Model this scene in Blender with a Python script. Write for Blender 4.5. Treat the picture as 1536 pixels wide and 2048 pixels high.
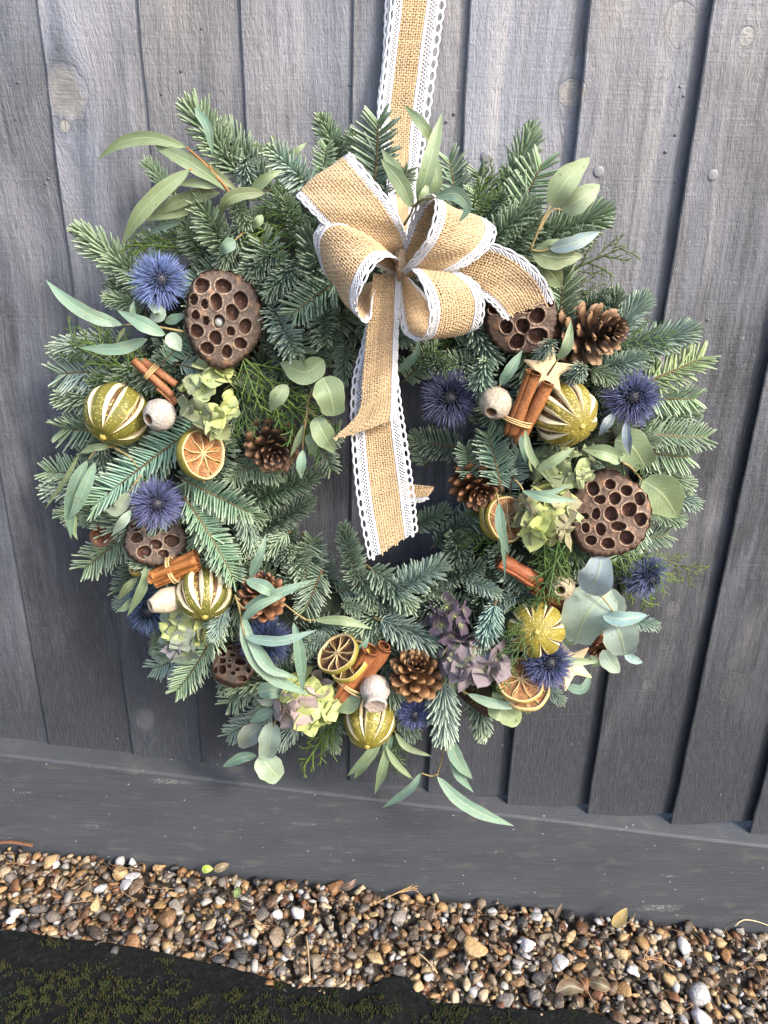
import bpy, bmesh, math, random
import numpy as np
from mathutils import Vector, Matrix, noise

for o in list(bpy.data.objects):
    bpy.data.objects.remove(o)
SC = bpy.context.scene
COL = SC.collection
rng = np.random.default_rng(7)
random.seed(7)
R = math.radians

# ------------------------------------------------------------------ camera
W0, H0, FPX = 1536.0, 2048.0, 1538.0
PITCH, ROLL = R(22.3), R(1.32)
CAM = Vector((0.0, -0.74, 0.81))
FWD = Vector((0, math.cos(PITCH), -math.sin(PITCH)))
_r, _u = Vector((1, 0, 0)), Vector((0, math.sin(PITCH), math.cos(PITCH)))
RGT = _r * math.cos(ROLL) + _u * math.sin(ROLL)
UPV = _u * math.cos(ROLL) - _r * math.sin(ROLL)
cd = bpy.data.cameras.new('camera')
cd.sensor_fit = 'VERTICAL'; cd.sensor_height = 36.0; cd.lens = FPX / H0 * 36.0
cd.clip_start = 0.02; cd.clip_end = 2000
co = bpy.data.objects.new('camera', cd); COL.objects.link(co)
co.matrix_world = Matrix(((RGT.x, UPV.x, -FWD.x, CAM.x), (RGT.y, UPV.y, -FWD.y, CAM.y),
                          (RGT.z, UPV.z, -FWD.z, CAM.z), (0, 0, 0, 1)))
SC.camera = co

# ------------------------------------------------------------------ sky and sun
SUN_EL, SUN_AZ = R(38), R(50)           # azimuth measured from the fence normal towards the right
SDIR = Vector((math.sin(SUN_AZ) * math.cos(SUN_EL), -math.cos(SUN_AZ) * math.cos(SUN_EL), math.sin(SUN_EL)))
world = bpy.data.worlds.new('World'); SC.world = world; world.use_nodes = True
wn = world.node_tree
bg = wn.nodes['Background']
sky = wn.nodes.new('ShaderNodeTexSky'); sky.sky_type = 'NISHITA'; sky.sun_disc = False
sky.sun_elevation = SUN_EL; sky.sun_rotation = math.atan2(SDIR.x, SDIR.y)
sky.air_density = 1.0; sky.dust_density = 3.5; sky.ozone_density = 1.0
wn.links.new(sky.outputs[0], bg.inputs[0]); bg.inputs[1].default_value = 0.15
sl = bpy.data.lights.new('sun', 'SUN'); sl.energy = 1.35; sl.angle = R(10); sl.color = (1.0, 0.93, 0.82)
so = bpy.data.objects.new('sun', sl); COL.objects.link(so)
so.rotation_euler = (-SDIR).to_track_quat('-Z', 'Y').to_euler()
SC.view_settings.view_transform = 'Standard'; SC.view_settings.look = 'None'
SC.view_settings.exposure = 1.72; SC.view_settings.gamma = 1.0
SC.view_settings.use_curve_mapping = False
SC.cycles.use_light_tree = False; SC.cycles.use_adaptive_sampling = True; SC.cycles.adaptive_threshold = 0.025
SC.cycles.caustics_reflective = False; SC.cycles.caustics_refractive = False
SC.cycles.max_bounces = 4; SC.cycles.diffuse_bounces = 2; SC.cycles.glossy_bounces = 2; SC.cycles.transmission_bounces = 4

# ------------------------------------------------------------------ helpers
def ray(px, py):
    return FWD + RGT * ((px - W0 / 2) / FPX) - UPV * ((py - H0 / 2) / FPX)
def P(px, py, dep=0.0):
    """point seen at a photo pixel that stands dep centimetres in front of the fence plane"""
    d = ray(px, py); t = (-dep * 0.01 - CAM.y) / d.y
    return CAM + d * t
def mpp(px, py, dep=0.0):
    return (P(px, py, dep) - CAM).dot(FWD) / FPX
def PA(l):
    return np.array([P(*p)[:] for p in l])

def mkmesh(name, V, F, col=None, uv=None, smooth=True):
    """V (n,3); F list of (m,k) int arrays"""
    me = bpy.data.meshes.new(name)
    V = np.ascontiguousarray(V, dtype=np.float32)
    F = [np.asarray(f, dtype=np.int32) for f in (F if isinstance(F, list) else [F]) if len(f)]
    li = np.concatenate([f.ravel() for f in F])
    tot = np.concatenate([np.full(len(f), f.shape[1], np.int32) for f in F])
    st = np.concatenate([[0], np.cumsum(tot)[:-1]]).astype(np.int32)
    me.vertices.add(len(V)); me.vertices.foreach_set('co', V.ravel())
    me.loops.add(len(li)); me.loops.foreach_set('vertex_index', li)
    me.polygons.add(len(tot)); me.polygons.foreach_set('loop_start', st)
    me.polygons.foreach_set('use_smooth', np.full(len(tot), smooth))
    me.update(calc_edges=True)
    if col is not None:
        c = np.ones((len(V), 4), np.float32); c[:, :3] = col
        a = me.attributes.new('tint', 'FLOAT_COLOR', 'POINT'); a.data.foreach_set('color', c.ravel())
    if uv is not None:
        u = np.zeros((len(V), 3), np.float32); u[:, :uv.shape[1]] = uv
        a = me.attributes.new('par', 'FLOAT_VECTOR', 'POINT'); a.data.foreach_set('vector', u.ravel())
    return me

def origin_of(o):
    return np.array(o.matrix_basis.translation[:]) if o is not None else np.zeros(3)

def add(name, me, mat=None, parent=None, mw=None, color=None):
    """link one mesh object; mw is its matrix in the parent's space"""
    if mat is not None and len(me.materials) == 0:
        me.materials.append(mat)
    o = bpy.data.objects.new(name, me); COL.objects.link(o)
    if parent is not None: o.parent = parent
    if mw is not None: o.matrix_basis = mw
    if color is not None: o.color = (*color, 1.0)
    return o

def addw(name, V, F, mat, parent=None, col=None, uv=None, smooth=True, color=None, org=None):
    """V in world space; the object is placed at its parent's origin (parents are only translated)"""
    if parent is not None and org is None:
        return add(name, mkmesh(name, V - world_org(parent), F, col, uv, smooth), mat, parent, None, color)
    org = np.asarray(org if org is not None else (0, 0, 0), float)
    return add(name, mkmesh(name, V - org, F, col, uv, smooth), mat, None, Matrix.Translation(org), color)

def world_org(o):
    v = np.zeros(3)
    while o is not None:
        v = v + np.array(o.matrix_basis.translation[:]); o = o.parent
    return v

def thing(name, loc, label, cat, group=None, mw=None):
    o = bpy.data.objects.new(name, None); COL.objects.link(o)
    o.empty_display_size = 0.02
    o.matrix_basis = mw if mw is not None else Matrix.Translation(Vector(loc))
    return tag(o, label, cat, group)
def tag(o, label=None, cat=None, group=None, kind=None):
    if label: o['label'] = label
    if cat: o['category'] = cat
    if group: o['group'] = group
    if kind: o['kind'] = kind
    return o

def frame(px, py, dep, tx=0.0, ty=0.0, roll=0.0, s=1.0):
    """local frame whose +Z looks at the camera, leaned by tx to the photo's right and ty up"""
    p = P(px, py, dep)
    z = ((CAM - p).normalized() + RGT * tx + UPV * ty).normalized()
    y = (UPV - z * UPV.dot(z))
    if y.length < 1e-3: y = -FWD
    y.normalize(); x = y.cross(z)
    x2 = x * math.cos(roll) + y * math.sin(roll); y2 = z.cross(x2)
    return Matrix(((x2.x * s, y2.x * s, z.x * s, p.x), (x2.y * s, y2.y * s, z.y * s, p.y),
                   (x2.z * s, y2.z * s, z.z * s, p.z), (0, 0, 0, 1)))

def nrm(a):
    return a / np.maximum(np.linalg.norm(a, axis=-1, keepdims=True), 1e-9)

def tubes(C, ra, rb=None, ref=(0, 0, 1), sides=4, closed=False, cap=True):
    """C (K,S,3) centre lines; ra, rb radii broadcastable to (K,S); ref side vector (K,3) or (3,)"""
    C = np.asarray(C, float); K, S, _ = C.shape
    ra = np.broadcast_to(np.asarray(ra, float), (K, S)); rb = ra if rb is None else np.broadcast_to(np.asarray(rb, float), (K, S))
    if closed:
        T = np.roll(C, -1, 1) - np.roll(C, 1, 1)
    else:
        T = np.gradient(C, axis=1)
    T = nrm(T)
    ref = np.asarray(ref, float)
    if ref.ndim == 1: ref = np.broadcast_to(ref, (K, 1, 3))
    elif ref.ndim == 2: ref = ref[:, None, :]
    A = nrm(np.cross(T, np.broadcast_to(ref, C.shape))); B = np.cross(A, T)
    th = np.arange(sides) * 2 * math.pi / sides
    V = C[:, :, None, :] + A[:, :, None, :] * (np.cos(th)[None, None, :, None] * ra[:, :, None, None]) \
        + B[:, :, None, :] * (np.sin(th)[None, None, :, None] * rb[:, :, None, None])
    V = V.reshape(-1, 3)
    k = np.arange(K)[:, None, None] * S * sides
    n = S if closed else S - 1
    s = np.arange(n)[None, :, None]; q = np.arange(sides)[None, None, :]
    s1 = (s + 1) % S; q1 = (q + 1) % sides
    F = np.stack([k + s * sides + q, k + s * sides + q1, k + s1 * sides + q1, k + s1 * sides + q], -1).reshape(-1, 4)
    out = [F]
    if cap and not closed:
        c0 = (np.arange(K)[:, None] * S * sides + np.arange(sides)[None, ::-1])
        c1 = (np.arange(K)[:, None] * S * sides + (S - 1) * sides + np.arange(sides)[None, :])
        out.append(np.concatenate([c0, c1]))
    return V, out

class Bag:
    """collects vertex/face blocks for one mesh"""
    def __init__(s): s.V = []; s.F = []; s.C = []; s.U = []; s.n = 0
    def add(s, V, F, col=None, uv=None):
        F = F if isinstance(F, list) else [F]
        s.V.append(np.asarray(V, float)); s.F += [np.asarray(f) + s.n for f in F if len(f)]
        if col is not None: s.C.append(np.broadcast_to(np.asarray(col, float), (len(V), 3)))
        if uv is not None: s.U.append(np.broadcast_to(np.asarray(uv, float), (len(V), len(np.atleast_2d(uv)[0]))))
        s.n += len(V)
    def mesh(s, name, smooth=True):
        by = {}
        for f in s.F: by.setdefault(f.shape[1], []).append(f)
        return mkmesh(name, np.concatenate(s.V), [np.concatenate(v) for v in by.values()],
                      np.concatenate(s.C) if s.C else None, np.concatenate(s.U) if s.U else None, smooth)

def grid_faces(nu, nv, wrap_u=False, wrap_v=False, base=0):
    i = np.arange(nu if wrap_u else nu - 1)[:, None]; j = np.arange(nv if wrap_v else nv - 1)[None, :]
    i1 = (i + 1) % nu; j1 = (j + 1) % nv
    return (np.stack([i * nv + j, i1 * nv + j, i1 * nv + j1, i * nv + j1], -1).reshape(-1, 4) + base)

def catmull(pts, n):
    """resample key points with a centripetal-like Catmull-Rom to n points, roughly even in arc length"""
    p = np.asarray(pts, float)
    if len(p) == 2:
        t = np.linspace(0, 1, n)[:, None]; return p[0] * (1 - t) + p[1] * t
    q = np.vstack([2 * p[0] - p[1], p, 2 * p[-1] - p[-2]])
    m = 24; out = []
    for i in range(len(p) - 1):
        a, b, c, d = q[i], q[i + 1], q[i + 2], q[i + 3]
        t = np.linspace(0, 1, m, endpoint=False)[:, None]
        out.append(0.5 * ((2 * b) + (-a + c) * t + (2 * a - 5 * b + 4 * c - d) * t ** 2 + (-a + 3 * b - 3 * c + d) * t ** 3))
    out.append(p[-1:]); c = np.vstack(out)
    return c, np.linspace(0, len(p) - 1, len(c))

def curve(pts, n):
    if len(pts) == 2: return catmull(pts, n)
    c, _ = catmull(pts, n)
    s = np.concatenate([[0], np.cumsum(np.linalg.norm(np.diff(c, axis=0), axis=1))])
    t = np.linspace(0, s[-1], n)
    return np.stack([np.interp(t, s, c[:, k]) for k in range(3)], 1)

def fbm(v, sc=1.0, o=3):
    return noise.fractal(Vector(v) * sc, 1.0, 2.0, o)

# ------------------------------------------------------------------ materials
class NB:
    def __init__(s, name):
        s.m = bpy.data.materials.new(name); s.m.use_nodes = True; s.t = s.m.node_tree
        s.bsdf = s.t.nodes['Principled BSDF']; s.out = s.t.nodes['Material Output']
    def n(s, typ, props=None, **inp):
        nd = s.t.nodes.new(typ)
        for k, v in (props or {}).items(): setattr(nd, k, v)
        for k, v in inp.items():
            key = int(k[1:]) if k[0] == 'i' and k[1:].isdigit() else k.replace('_', ' ')
            s.set(nd.inputs[key], v)
        return nd
    def set(s, sock, v):
        if isinstance(v, bpy.types.NodeSocket): s.t.links.new(v, sock)
        elif isinstance(v, bpy.types.Node): s.t.links.new(v.outputs[0], sock)
        else:
            if hasattr(sock.default_value, '__len__') and not hasattr(v, '__len__'): v = (v,) * len(sock.default_value)
            if hasattr(sock.default_value, '__len__') and len(sock.default_value) == 4 and len(v) == 3: v = (*v, 1)
            sock.default_value = v
    def attr(s, name): return s.n('ShaderNodeAttribute', {'attribute_name': name})
    def obj(s): return s.n('ShaderNodeObjectInfo')
    def pos(s): return s.n('ShaderNodeTexCoord').outputs['Object']
    def geo(s): return s.n('ShaderNodeNewGeometry')
    def math(s, op, a, b=0.0, c=0.0): return s.n('ShaderNodeMath', {'operation': op}, i0=a, i1=b, i2=c).outputs[0]
    def noise(s, vec, scale, detail=3.0, rough=0.55, dist=0.0):
        return s.n('ShaderNodeTexNoise', None, Vector=vec, Scale=scale, Detail=detail, Roughness=rough, Distortion=dist)
    def ramp(s, fac, stops, mode='LINEAR'):
        nd = s.n('ShaderNodeValToRGB'); cr = nd.color_ramp; cr.interpolation = mode
        while len(cr.elements) < len(stops): cr.elements.new(0.5)
        for e, (p, c) in zip(cr.elements, stops):
            e.position = p; e.color = (*c, 1) if len(c) == 3 else c
        s.set(nd.inputs[0], fac); return nd.outputs[0]
    def mix(s, f, a, b, mode='MIX'):
        nd = s.n('ShaderNodeMix', {'data_type': 'RGBA', 'blend_type': mode})
        s.set(nd.inputs[0], f); s.set(nd.inputs[6], a); s.set(nd.inputs[7], b); return nd.outputs[2]
    def mapr(s, v, a, b, c=0.0, d=1.0): return s.n('ShaderNodeMapRange', None, i0=v, i1=a, i2=b, i3=c, i4=d).outputs[0]
    def mapping(s, vec, sc=(1, 1, 1), loc=(0, 0, 0)): return s.n('ShaderNodeMapping', None, Vector=vec, Scale=sc, Location=loc).outputs[0]
    def bump(s, h, strength=0.3, dist=0.001, normal=None):
        nd = s.n('ShaderNodeBump', None, Height=h, Strength=strength, Distance=dist)
        if normal is not None: s.set(nd.inputs['Normal'], normal)
        return nd.outputs[0]
    def fin(s, color=None, rough=None, normal=None, spec=None, **kw):
        b = s.bsdf.inputs
        if color is not None: s.set(b['Base Color'], color)
        if rough is not None: s.set(b['Roughness'], rough)
        if normal is not None: s.set(b['Normal'], normal)
        if spec is not None: s.set(b['Specular IOR Level'], spec)
        for k, v in kw.items(): s.set(b[k.replace('_', ' ')], v)
        return s.m

def plain(name, c, rough=0.6, var=0.25, sc=300.0, bump=0.0, bd=0.0005, spec=0.4):
    b = NB(name); n = b.noise(b.pos(), sc)
    col = b.mix(b.mapr(n.outputs[0], 0.3, 0.7), [x * (1 - var) for x in c], [min(1, x * (1 + var)) for x in c])
    return b.fin(col, rough, b.bump(n.outputs[0], bump, bd) if bump else None, spec)

def tinted(name, rough=0.55, var=0.3, sc=400.0, bump=0.2, bd=0.0004, spec=0.4, source='tint', trans=0.0, sheen=0.0):
    """base colour from the vertex tint (or the object colour), broken up by noise"""
    b = NB(name); n = b.noise(b.pos(), sc, 4.0)
    base = b.attr('tint').outputs[0] if source == 'tint' else b.obj().outputs['Color']
    f = b.mapr(n.outputs[0], 0.25, 0.75, 1 - var, 1 + var)
    col = b.mix(1.0, base, b.n('ShaderNodeCombineColor', None, i0=f, i1=f, i2=f).outputs[0], 'MULTIPLY')
    m = b.fin(col, rough, b.bump(n.outputs[0], bump, bd) if bump else None, spec)
    if sheen: b.set(b.bsdf.inputs['Sheen Weight'], sheen)
    if trans:
        tr = b.n('ShaderNodeBsdfTranslucent', None, Color=col)
        mx = b.n('ShaderNodeMixShader', None, i0=trans, i1=b.bsdf.outputs[0], i2=tr.outputs[0])
        b.t.links.new(mx.outputs[0], b.out.inputs[0])
    return m

# ================================================================== fence
def m_board():
    b = NB('weathered_dark_stained_wood'); oi = b.obj()
    p = b.n('ShaderNodeTexCoord').outputs['Object']
    sh = b.n('ShaderNodeCombineXYZ', None, i0=b.math('MULTIPLY', oi.outputs['Random'], 7.0), i2=b.math('MULTIPLY', oi.outputs['Random'], 23.0)).outputs[0]
    v = b.n('ShaderNodeVectorMath', {'operation': 'ADD'}, i0=p, i1=sh).outputs[0]
    wob = b.noise(b.mapping(v, (6, 6, 3)), 1.0, 2.0)
    v2 = b.n('ShaderNodeVectorMath', {'operation': 'ADD'}, i0=v, i1=b.n('ShaderNodeCombineXYZ', None, i0=b.math('MULTIPLY', wob.outputs[0], 0.03)).outputs[0]).outputs[0]
    for (kx, kz, kr, pale, ring) in KNOTS[:6]:
        d = b.n('ShaderNodeVectorMath', {'operation': 'SUBTRACT'}, i0=p, i1=(kx, 0, kz)).outputs[0]
        r2 = b.n('ShaderNodeVectorMath', {'operation': 'DOT_PRODUCT'}, i0=d, i1=b.n('ShaderNodeVectorMath', {'operation': 'MULTIPLY'}, i0=d, i1=(1.0, 0.0, 0.22)).outputs[0]).outputs['Value']
        g = b.math('EXPONENT', b.math('MULTIPLY', r2, -0.45 / kr ** 2))
        v2 = b.n('ShaderNodeVectorMath', {'operation': 'SUBTRACT'}, i0=v2, i1=b.n('ShaderNodeVectorMath', {'operation': 'SCALE'}, i0=b.n('ShaderNodeVectorMath', {'operation': 'MULTIPLY'}, i0=d, i1=(0.92, 0, 0)).outputs[0], Scale=g).outputs[0]).outputs[0]
    grain = b.noise(b.mapping(v2, (170, 170, 9)), 1.0, 5.0, 0.65).outputs[0]
    fine = b.noise(b.mapping(v2, (620, 620, 70)), 1.0, 4.0, 0.7).outputs[0]
    band = b.noise(b.mapping(v2, (38, 38, 2.2)), 1.0, 3.0, 0.5, 0.6).outputs[0]
    blot = b.noise(b.mapping(v, (9, 9, 4.5)), 1.0, 5.0, 0.65, 0.5).outputs[0]
    scal = b.noise(b.mapping(v2, (330, 330, 110)), 1.0, 3.0, 0.7, 0.8).outputs[0]
    saw = b.noise(b.mapping(p, (14, 14, 420)), 1.0, 3.0, 0.6).outputs[0]
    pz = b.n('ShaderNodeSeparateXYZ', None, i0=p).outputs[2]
    # bare, bleached wood where the stain has weathered off; lightening with height also paints in sky reflection
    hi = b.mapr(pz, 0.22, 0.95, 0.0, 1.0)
    worn_and_sheen = b.math('ADD', b.math('MULTIPLY', b.mapr(blot, 0.32, 0.68, -0.55, 0.28), b.mapr(hi, 0, .5, .3, 1.0)), hi)
    worn_and_sheen = b.math('ADD', worn_and_sheen, b.math('MULTIPLY', b.mapr(grain, 0.3, 0.7, -0.3, 0.3), b.mapr(hi, 0, .6, .12, 1.0)))
    worn_and_sheen = b.math('ADD', worn_and_sheen, b.math('MULTIPLY', b.mapr(oi.outputs['Random'], 0, 1, -.22, .16), hi))
    worn_and_sheen = b.mapr(worn_and_sheen, 0.0, 1.0)
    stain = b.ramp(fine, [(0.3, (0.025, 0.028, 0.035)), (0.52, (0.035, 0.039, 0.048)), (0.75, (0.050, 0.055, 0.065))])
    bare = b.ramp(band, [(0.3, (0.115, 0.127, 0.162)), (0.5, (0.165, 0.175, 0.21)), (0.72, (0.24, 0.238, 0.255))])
    col = b.mix(worn_and_sheen, stain, bare)
    warm = b.mapr(b.noise(b.mapping(v, (9, 9, 2.5), (3, 1, 5)), 1.0, 3.0).outputs[0], 0.5, 0.75)
    col = b.mix(b.math('MULTIPLY', b.math('MULTIPLY', warm, worn_and_sheen), 0.55), col, (0.18, 0.155, 0.125))
    crack = b.math('MAXIMUM', b.math('MULTIPLY', b.mapr(grain, 0.30, 0.42, 1.0, 0.0), b.mapr(fine, 0.35, 0.6, 0.4, 1.0)), b.math('MULTIPLY', b.mapr(scal, 0.32, 0.44, 0.8, 0.0), b.mapr(band, 0.45, 0.6, 0.15, 1.0)))
    col = b.mix(b.math('MULTIPLY', crack, b.mapr(worn_and_sheen, 0.0, 1.0, 0.25, 0.55)), col, (0.02, 0.022, 0.027))
    # knots with growth rings, each at its own place on the fence
    hgt = b.math('ADD', b.math('ADD', b.math('MULTIPLY', grain, b.mapr(hi, 0, .6, .25, .7)), b.math('MULTIPLY', scal, b.mapr(hi, 0, .6, .3, .8))), b.math('ADD', b.math('MULTIPLY', fine, 0.8), b.math('MULTIPLY', saw, 0.25)))
    kn_ = b.math('MULTIPLY', b.math('SUBTRACT', b.noise(p, 70.0, 2.0).outputs[0], 0.5), 0.9)
    for (kx, kz, kr, pale, ring) in KNOTS:
        d = b.n('ShaderNodeVectorMath', {'operation': 'SUBTRACT'}, i0=p, i1=(kx, 0, kz)).outputs[0]
        d = b.n('ShaderNodeVectorMath', {'operation': 'MULTIPLY'}, i0=d, i1=(1 / kr, 0, 1 / (kr * 1.12))).outputs[0]
        r = b.math('ADD', b.n('ShaderNodeVectorMath', {'operation': 'LENGTH'}, i0=d).outputs['Value'], kn_)
        inside = b.mapr(r, 0.7, 1.1, 1.0, 0.0)
        rg = b.math('SINE', b.math('MULTIPLY', r, ring))
        kc = b.mix(b.mapr(rg, -1, 1, 0.0, 0.7), pale, [c * 0.62 for c in pale])
        kc = b.mix(b.mapr(fine, 0.4, 0.7, 0.0, 0.4), kc, (0.08, 0.08, 0.085))
        col = b.mix(b.math('MULTIPLY', inside, 0.38), col, kc)
        halo = b.math('MULTIPLY', b.mapr(r, 0.9, 1.04, 0.0, 1.0), b.mapr(r, 1.06, 1.7, 1.0, 0.0))
        col = b.mix(b.math('MULTIPLY', halo, 0.3), col, (0.05, 0.055, 0.066))
        rim = b.math('MULTIPLY', b.mapr(r, 0.92, 1.0, 0.0, 1.0), b.mapr(r, 1.0, 1.1, 1.0, 0.0))
        col = b.mix(b.math('MULTIPLY', rim, 0.16), col, (0.022, 0.024, 0.028))
        hgt = b.math('SUBTRACT', hgt, b.math('MULTIPLY', rim, 0.15))
    # pale specks of grit
    vo = b.n('ShaderNodeTexVoronoi', None, Vector=p, Scale=75.0)
    spk = b.math('MULTIPLY', b.mapr(vo.outputs['Distance'], 0.05, 0.09, 1.0, 0.0), b.math('GREATER_THAN', b.n('ShaderNodeSeparateColor', None, i0=vo.outputs['Color']).outputs[0], 0.9))
    col = b.mix(b.math('MULTIPLY', spk, 0.45), col, (0.4, 0.4, 0.38))
    hue = b.mapr(oi.outputs['Random'], 0, 1, 0.84, 1.14)
    col = b.mix(1.0, col, b.n('ShaderNodeCombineColor', None, i0=hue, i1=hue, i2=hue).outputs[0], 'MULTIPLY')
    nm = b.bump(hgt, 0.85, 0.0018)
    return b.fin(col, b.mapr(fine, 0.3, 0.7, 0.42, 0.62), nm, 0.6)

def m_gravel_board():
    b = NB('dark_grey_painted_timber'); p = b.pos()
    n1 = b.noise(b.mapping(p, (9, 9, 30)), 1.0, 4.0).outputs[0]
    n2 = b.noise(b.mapping(p, (25, 400, 400)), 1.0, 4.0, 0.6).outputs[0]
    col = b.ramp(n1, [(0.3, (0.037, 0.042, 0.051)), (0.7, (0.047, 0.052, 0.061))])
    col = b.mix(b.mapr(n2, 0.35, 0.75, 0.0, 0.5), col, (0.055, 0.06, 0.068))
    sc = b.math('MULTIPLY', b.mapr(b.noise(b.mapping(p, (10, 10, 55), (2, 0, 7)), 1.0, 3.0).outputs[0], 0.66, 0.74), b.mapr(b.noise(p, 700.0).outputs[0], 0.48, 0.6))
    col = b.mix(b.math('MULTIPLY', sc, 0.6), col, (0.33, 0.34, 0.32))
    for s, t in ((110.0, 0.86), (260.0, 0.9)):
        vo = b.n('ShaderNodeTexVoronoi', None, Vector=p, Scale=s)
        spk = b.math('MULTIPLY', b.mapr(vo.outputs['Distance'], 0.06, 0.11, 1.0, 0.0), b.math('GREATER_THAN', b.n('ShaderNodeSeparateColor', None, i0=vo.outputs['Color']).outputs[0], t))
        col = b.mix(b.math('MULTIPLY', spk, 0.7), col, (0.5, 0.5, 0.47))
    mud = b.mapr(b.noise(b.mapping(p, (30, 30, 90)), 1.0, 4.0).outputs[0], 0.55, 0.8)
    col = b.mix(b.math('MULTIPLY', mud, 0.35), col, (0.15, 0.14, 0.11))
    return b.fin(col, b.mapr(n1, 0.3, 0.7, 0.55, 0.68), b.bump(n2, 0.45, 0.0012), 0.4)

# the stepped boards hang above a gravel board that follows the falling ground
GBF = 3.2                                            # front of the gravel board, cm before the fence plane
gt0, gt1 = P(0, 1509, GBF), P(1536, 1694, GBF)       # its top front edge
gl0, gl1 = P(0, 1690, GBF), P(1536, 1862, GBF)       # where the gravel meets it
SX = (gl1.z - gl0.z) / (gl1.x - gl0.x)
GZ = gl0.z - SX * gl0.x
def gz(x, y=0.0): return GZ + SX * x
def G(px, py, h=0.0):
    d = ray(px, py); t = (GZ + h + SX * CAM.x - CAM.z) / (d.z - SX * d.x)
    return CAM + d * t
SXT = (gt1.z - gt0.z) / (gt1.x - gt0.x)
def gtop(x): return gt0.z + SXT * (x - gt0.x)

edges_px = [((65, 0), (262, 1520)), ((285, 0), (392, 1545)), ((483, 0), (540, 1567)), ((711, 0), (693, 1580)),
            ((933, 0), (862, 1592)), ((1179, 0), (1014, 1610)), ((1427, 0), (1173, 1632))]
TH = 1.5
xe = []
for (a, b_) in edges_px:
    xe.append(0.5 * (P(a[0], a[1], TH).x + P(b_[0], b_[1], TH).x))
xb = {'l': P(93, 1500, TH).x, 'r1': P(1341, 1648, TH).x, 'r2': P(1497, 1672, TH).x}
pitch_l, pitch_r = xe[0] - xb['l'], xb['r2'] - xb['r1']
xs = [xb['l'] - pitch_l * 5, xb['l'] - pitch_l * 4, xb['l'] - pitch_l * 3, xb['l'] - pitch_l * 2, xb['l'] - pitch_l, xb['l']] + xe + [xb['r1'], xb['r2']] + [xb['r2'] + pitch_r * k for k in range(1, 6)]
bot_px = {5: (180, 1519), 4: (40, 1497), 6: (320, 1533), 7: (470, 1556), 8: (615, 1568), 9: (780, 1582), 10: (935, 1600), 11: (1090, 1618), 12: (1255, 1636), 13: (1420, 1650), 14: (1530, 1672)}
def kn(px, py, rpx, pale, ring):
    p = P(px, py, 1.2); return (p.x, p.z, rpx * mpp(px, py, 1.2), pale, ring)
KNOTS = [kn(133, 228, 46, (0.27, 0.25, 0.21), 9), kn(131, 291, 10, (0.45, 0.42, 0.33), 4), kn(1250, 17, 21, (0.24, 0.25, 0.28), 14),
         kn(1483, 117, 16, (0.32, 0.32, 0.30), 8), kn(1140, 228, 26, (0.30, 0.25, 0.17), 10), kn(290, 1466, 24, (0.13, 0.135, 0.14), 20),
         kn(1340, 1245, 17, (0.15, 0.155, 0.155), 16), kn(1290, 1394, 12, (0.14, 0.145, 0.145), 14), kn(1460, 1395, 30, (0.075, 0.078, 0.082), 18), kn(1355, 90, 34, (0.22, 0.215, 0.20), 7)]
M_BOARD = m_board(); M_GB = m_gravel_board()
fence = thing('fence', (0, 0, GZ), 'dark stained feather-edge board fence with stepped board ends above a plain gravel board', 'fence')
M_NAIL = plain('dull_nail_steel', (0.16, 0.165, 0.18), 0.45, 0.2, 500, 0.3)
FTOP = 1.75
THK = [.0085] * 9 + [.0088, .0115] + [.0155] * 12       # the right-hand boards stand prouder
def face_dep(k, fx): return 100 * (THK[k] - (THK[k] - .0045) * fx) + .02
for i, x0 in enumerate(xs):
    x1 = (xs[i + 1] if i + 1 < len(xs) else x0 + pitch_r) + 0.018
    if i in bot_px:
        zb = P(*bot_px[i], TH).z
    else:
        zb = gtop(0.5 * (x0 + x1)) + 0.022
    nz = 90; zz = np.linspace(zb, FTOP, nz)
    V = []
    for j, z in enumerate(zz):
        w = 0.0011 * fbm((i * 3.1, 0.3, z * 14), 1.0, 4) + 0.0006 * noise.noise((i, z * 90, 4))
        f = 0.0005 * noise.noise((i * 7, z * 9, 1))
        dz = (0.0012 * noise.noise((i, 3, 1)) if j == 0 else 0)
        tk = THK[i]; prof = [(x0 + w + (.006 if i > 9 else .001), -0.0035), (x0 + w, -tk + .001 + f), (x0 + 0.0012 + w, -tk + f), (x0 + (x1 - x0) * 0.33, -.0045 - (tk - .0045) * .7 + f), (x0 + (x1 - x0) * 0.66, -.0045 - (tk - .0045) * .36 + f), (x1 - 0.004, -0.0045 + f), (x1, -0.0035 + f), (x1, -0.0012)]
        for k, (x, y) in enumerate(prof):
            zz2 = z + (0.0016 * fbm((x * 60, i, 0.5), 1.0, 4) + (x - x0) * 0.0 if j == 0 else 0)
            V.append((x, y, zz2))
    V = np.array(V); F = [grid_faces(nz, 8, False, True)]
    F.append(np.array([list(range(8))[::-1], [(nz - 1) * 8 + k for k in range(8)]]))
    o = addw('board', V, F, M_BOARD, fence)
    # sharp long edges
    o.data.polygons.foreach_set('use_smooth', np.zeros(len(o.data.polygons), bool))
boards = [o for o in fence.children]
# rails behind
for zc in (0.42, 1.45):
    Vb = np.array([[x, y, zc + dz + SX * x * 0] for x in (xs[0], xs[-1] + 0.1) for y in (-0.0005, 0.035) for dz in (-0.04, 0.04)])
    addw('rail', Vb, np.array([[0, 1, 3, 2], [4, 6, 7, 5], [0, 4, 5, 1], [2, 3, 7, 6], [0, 2, 6, 4], [1, 5, 7, 3]]), M_GB, fence, smooth=False)
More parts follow.
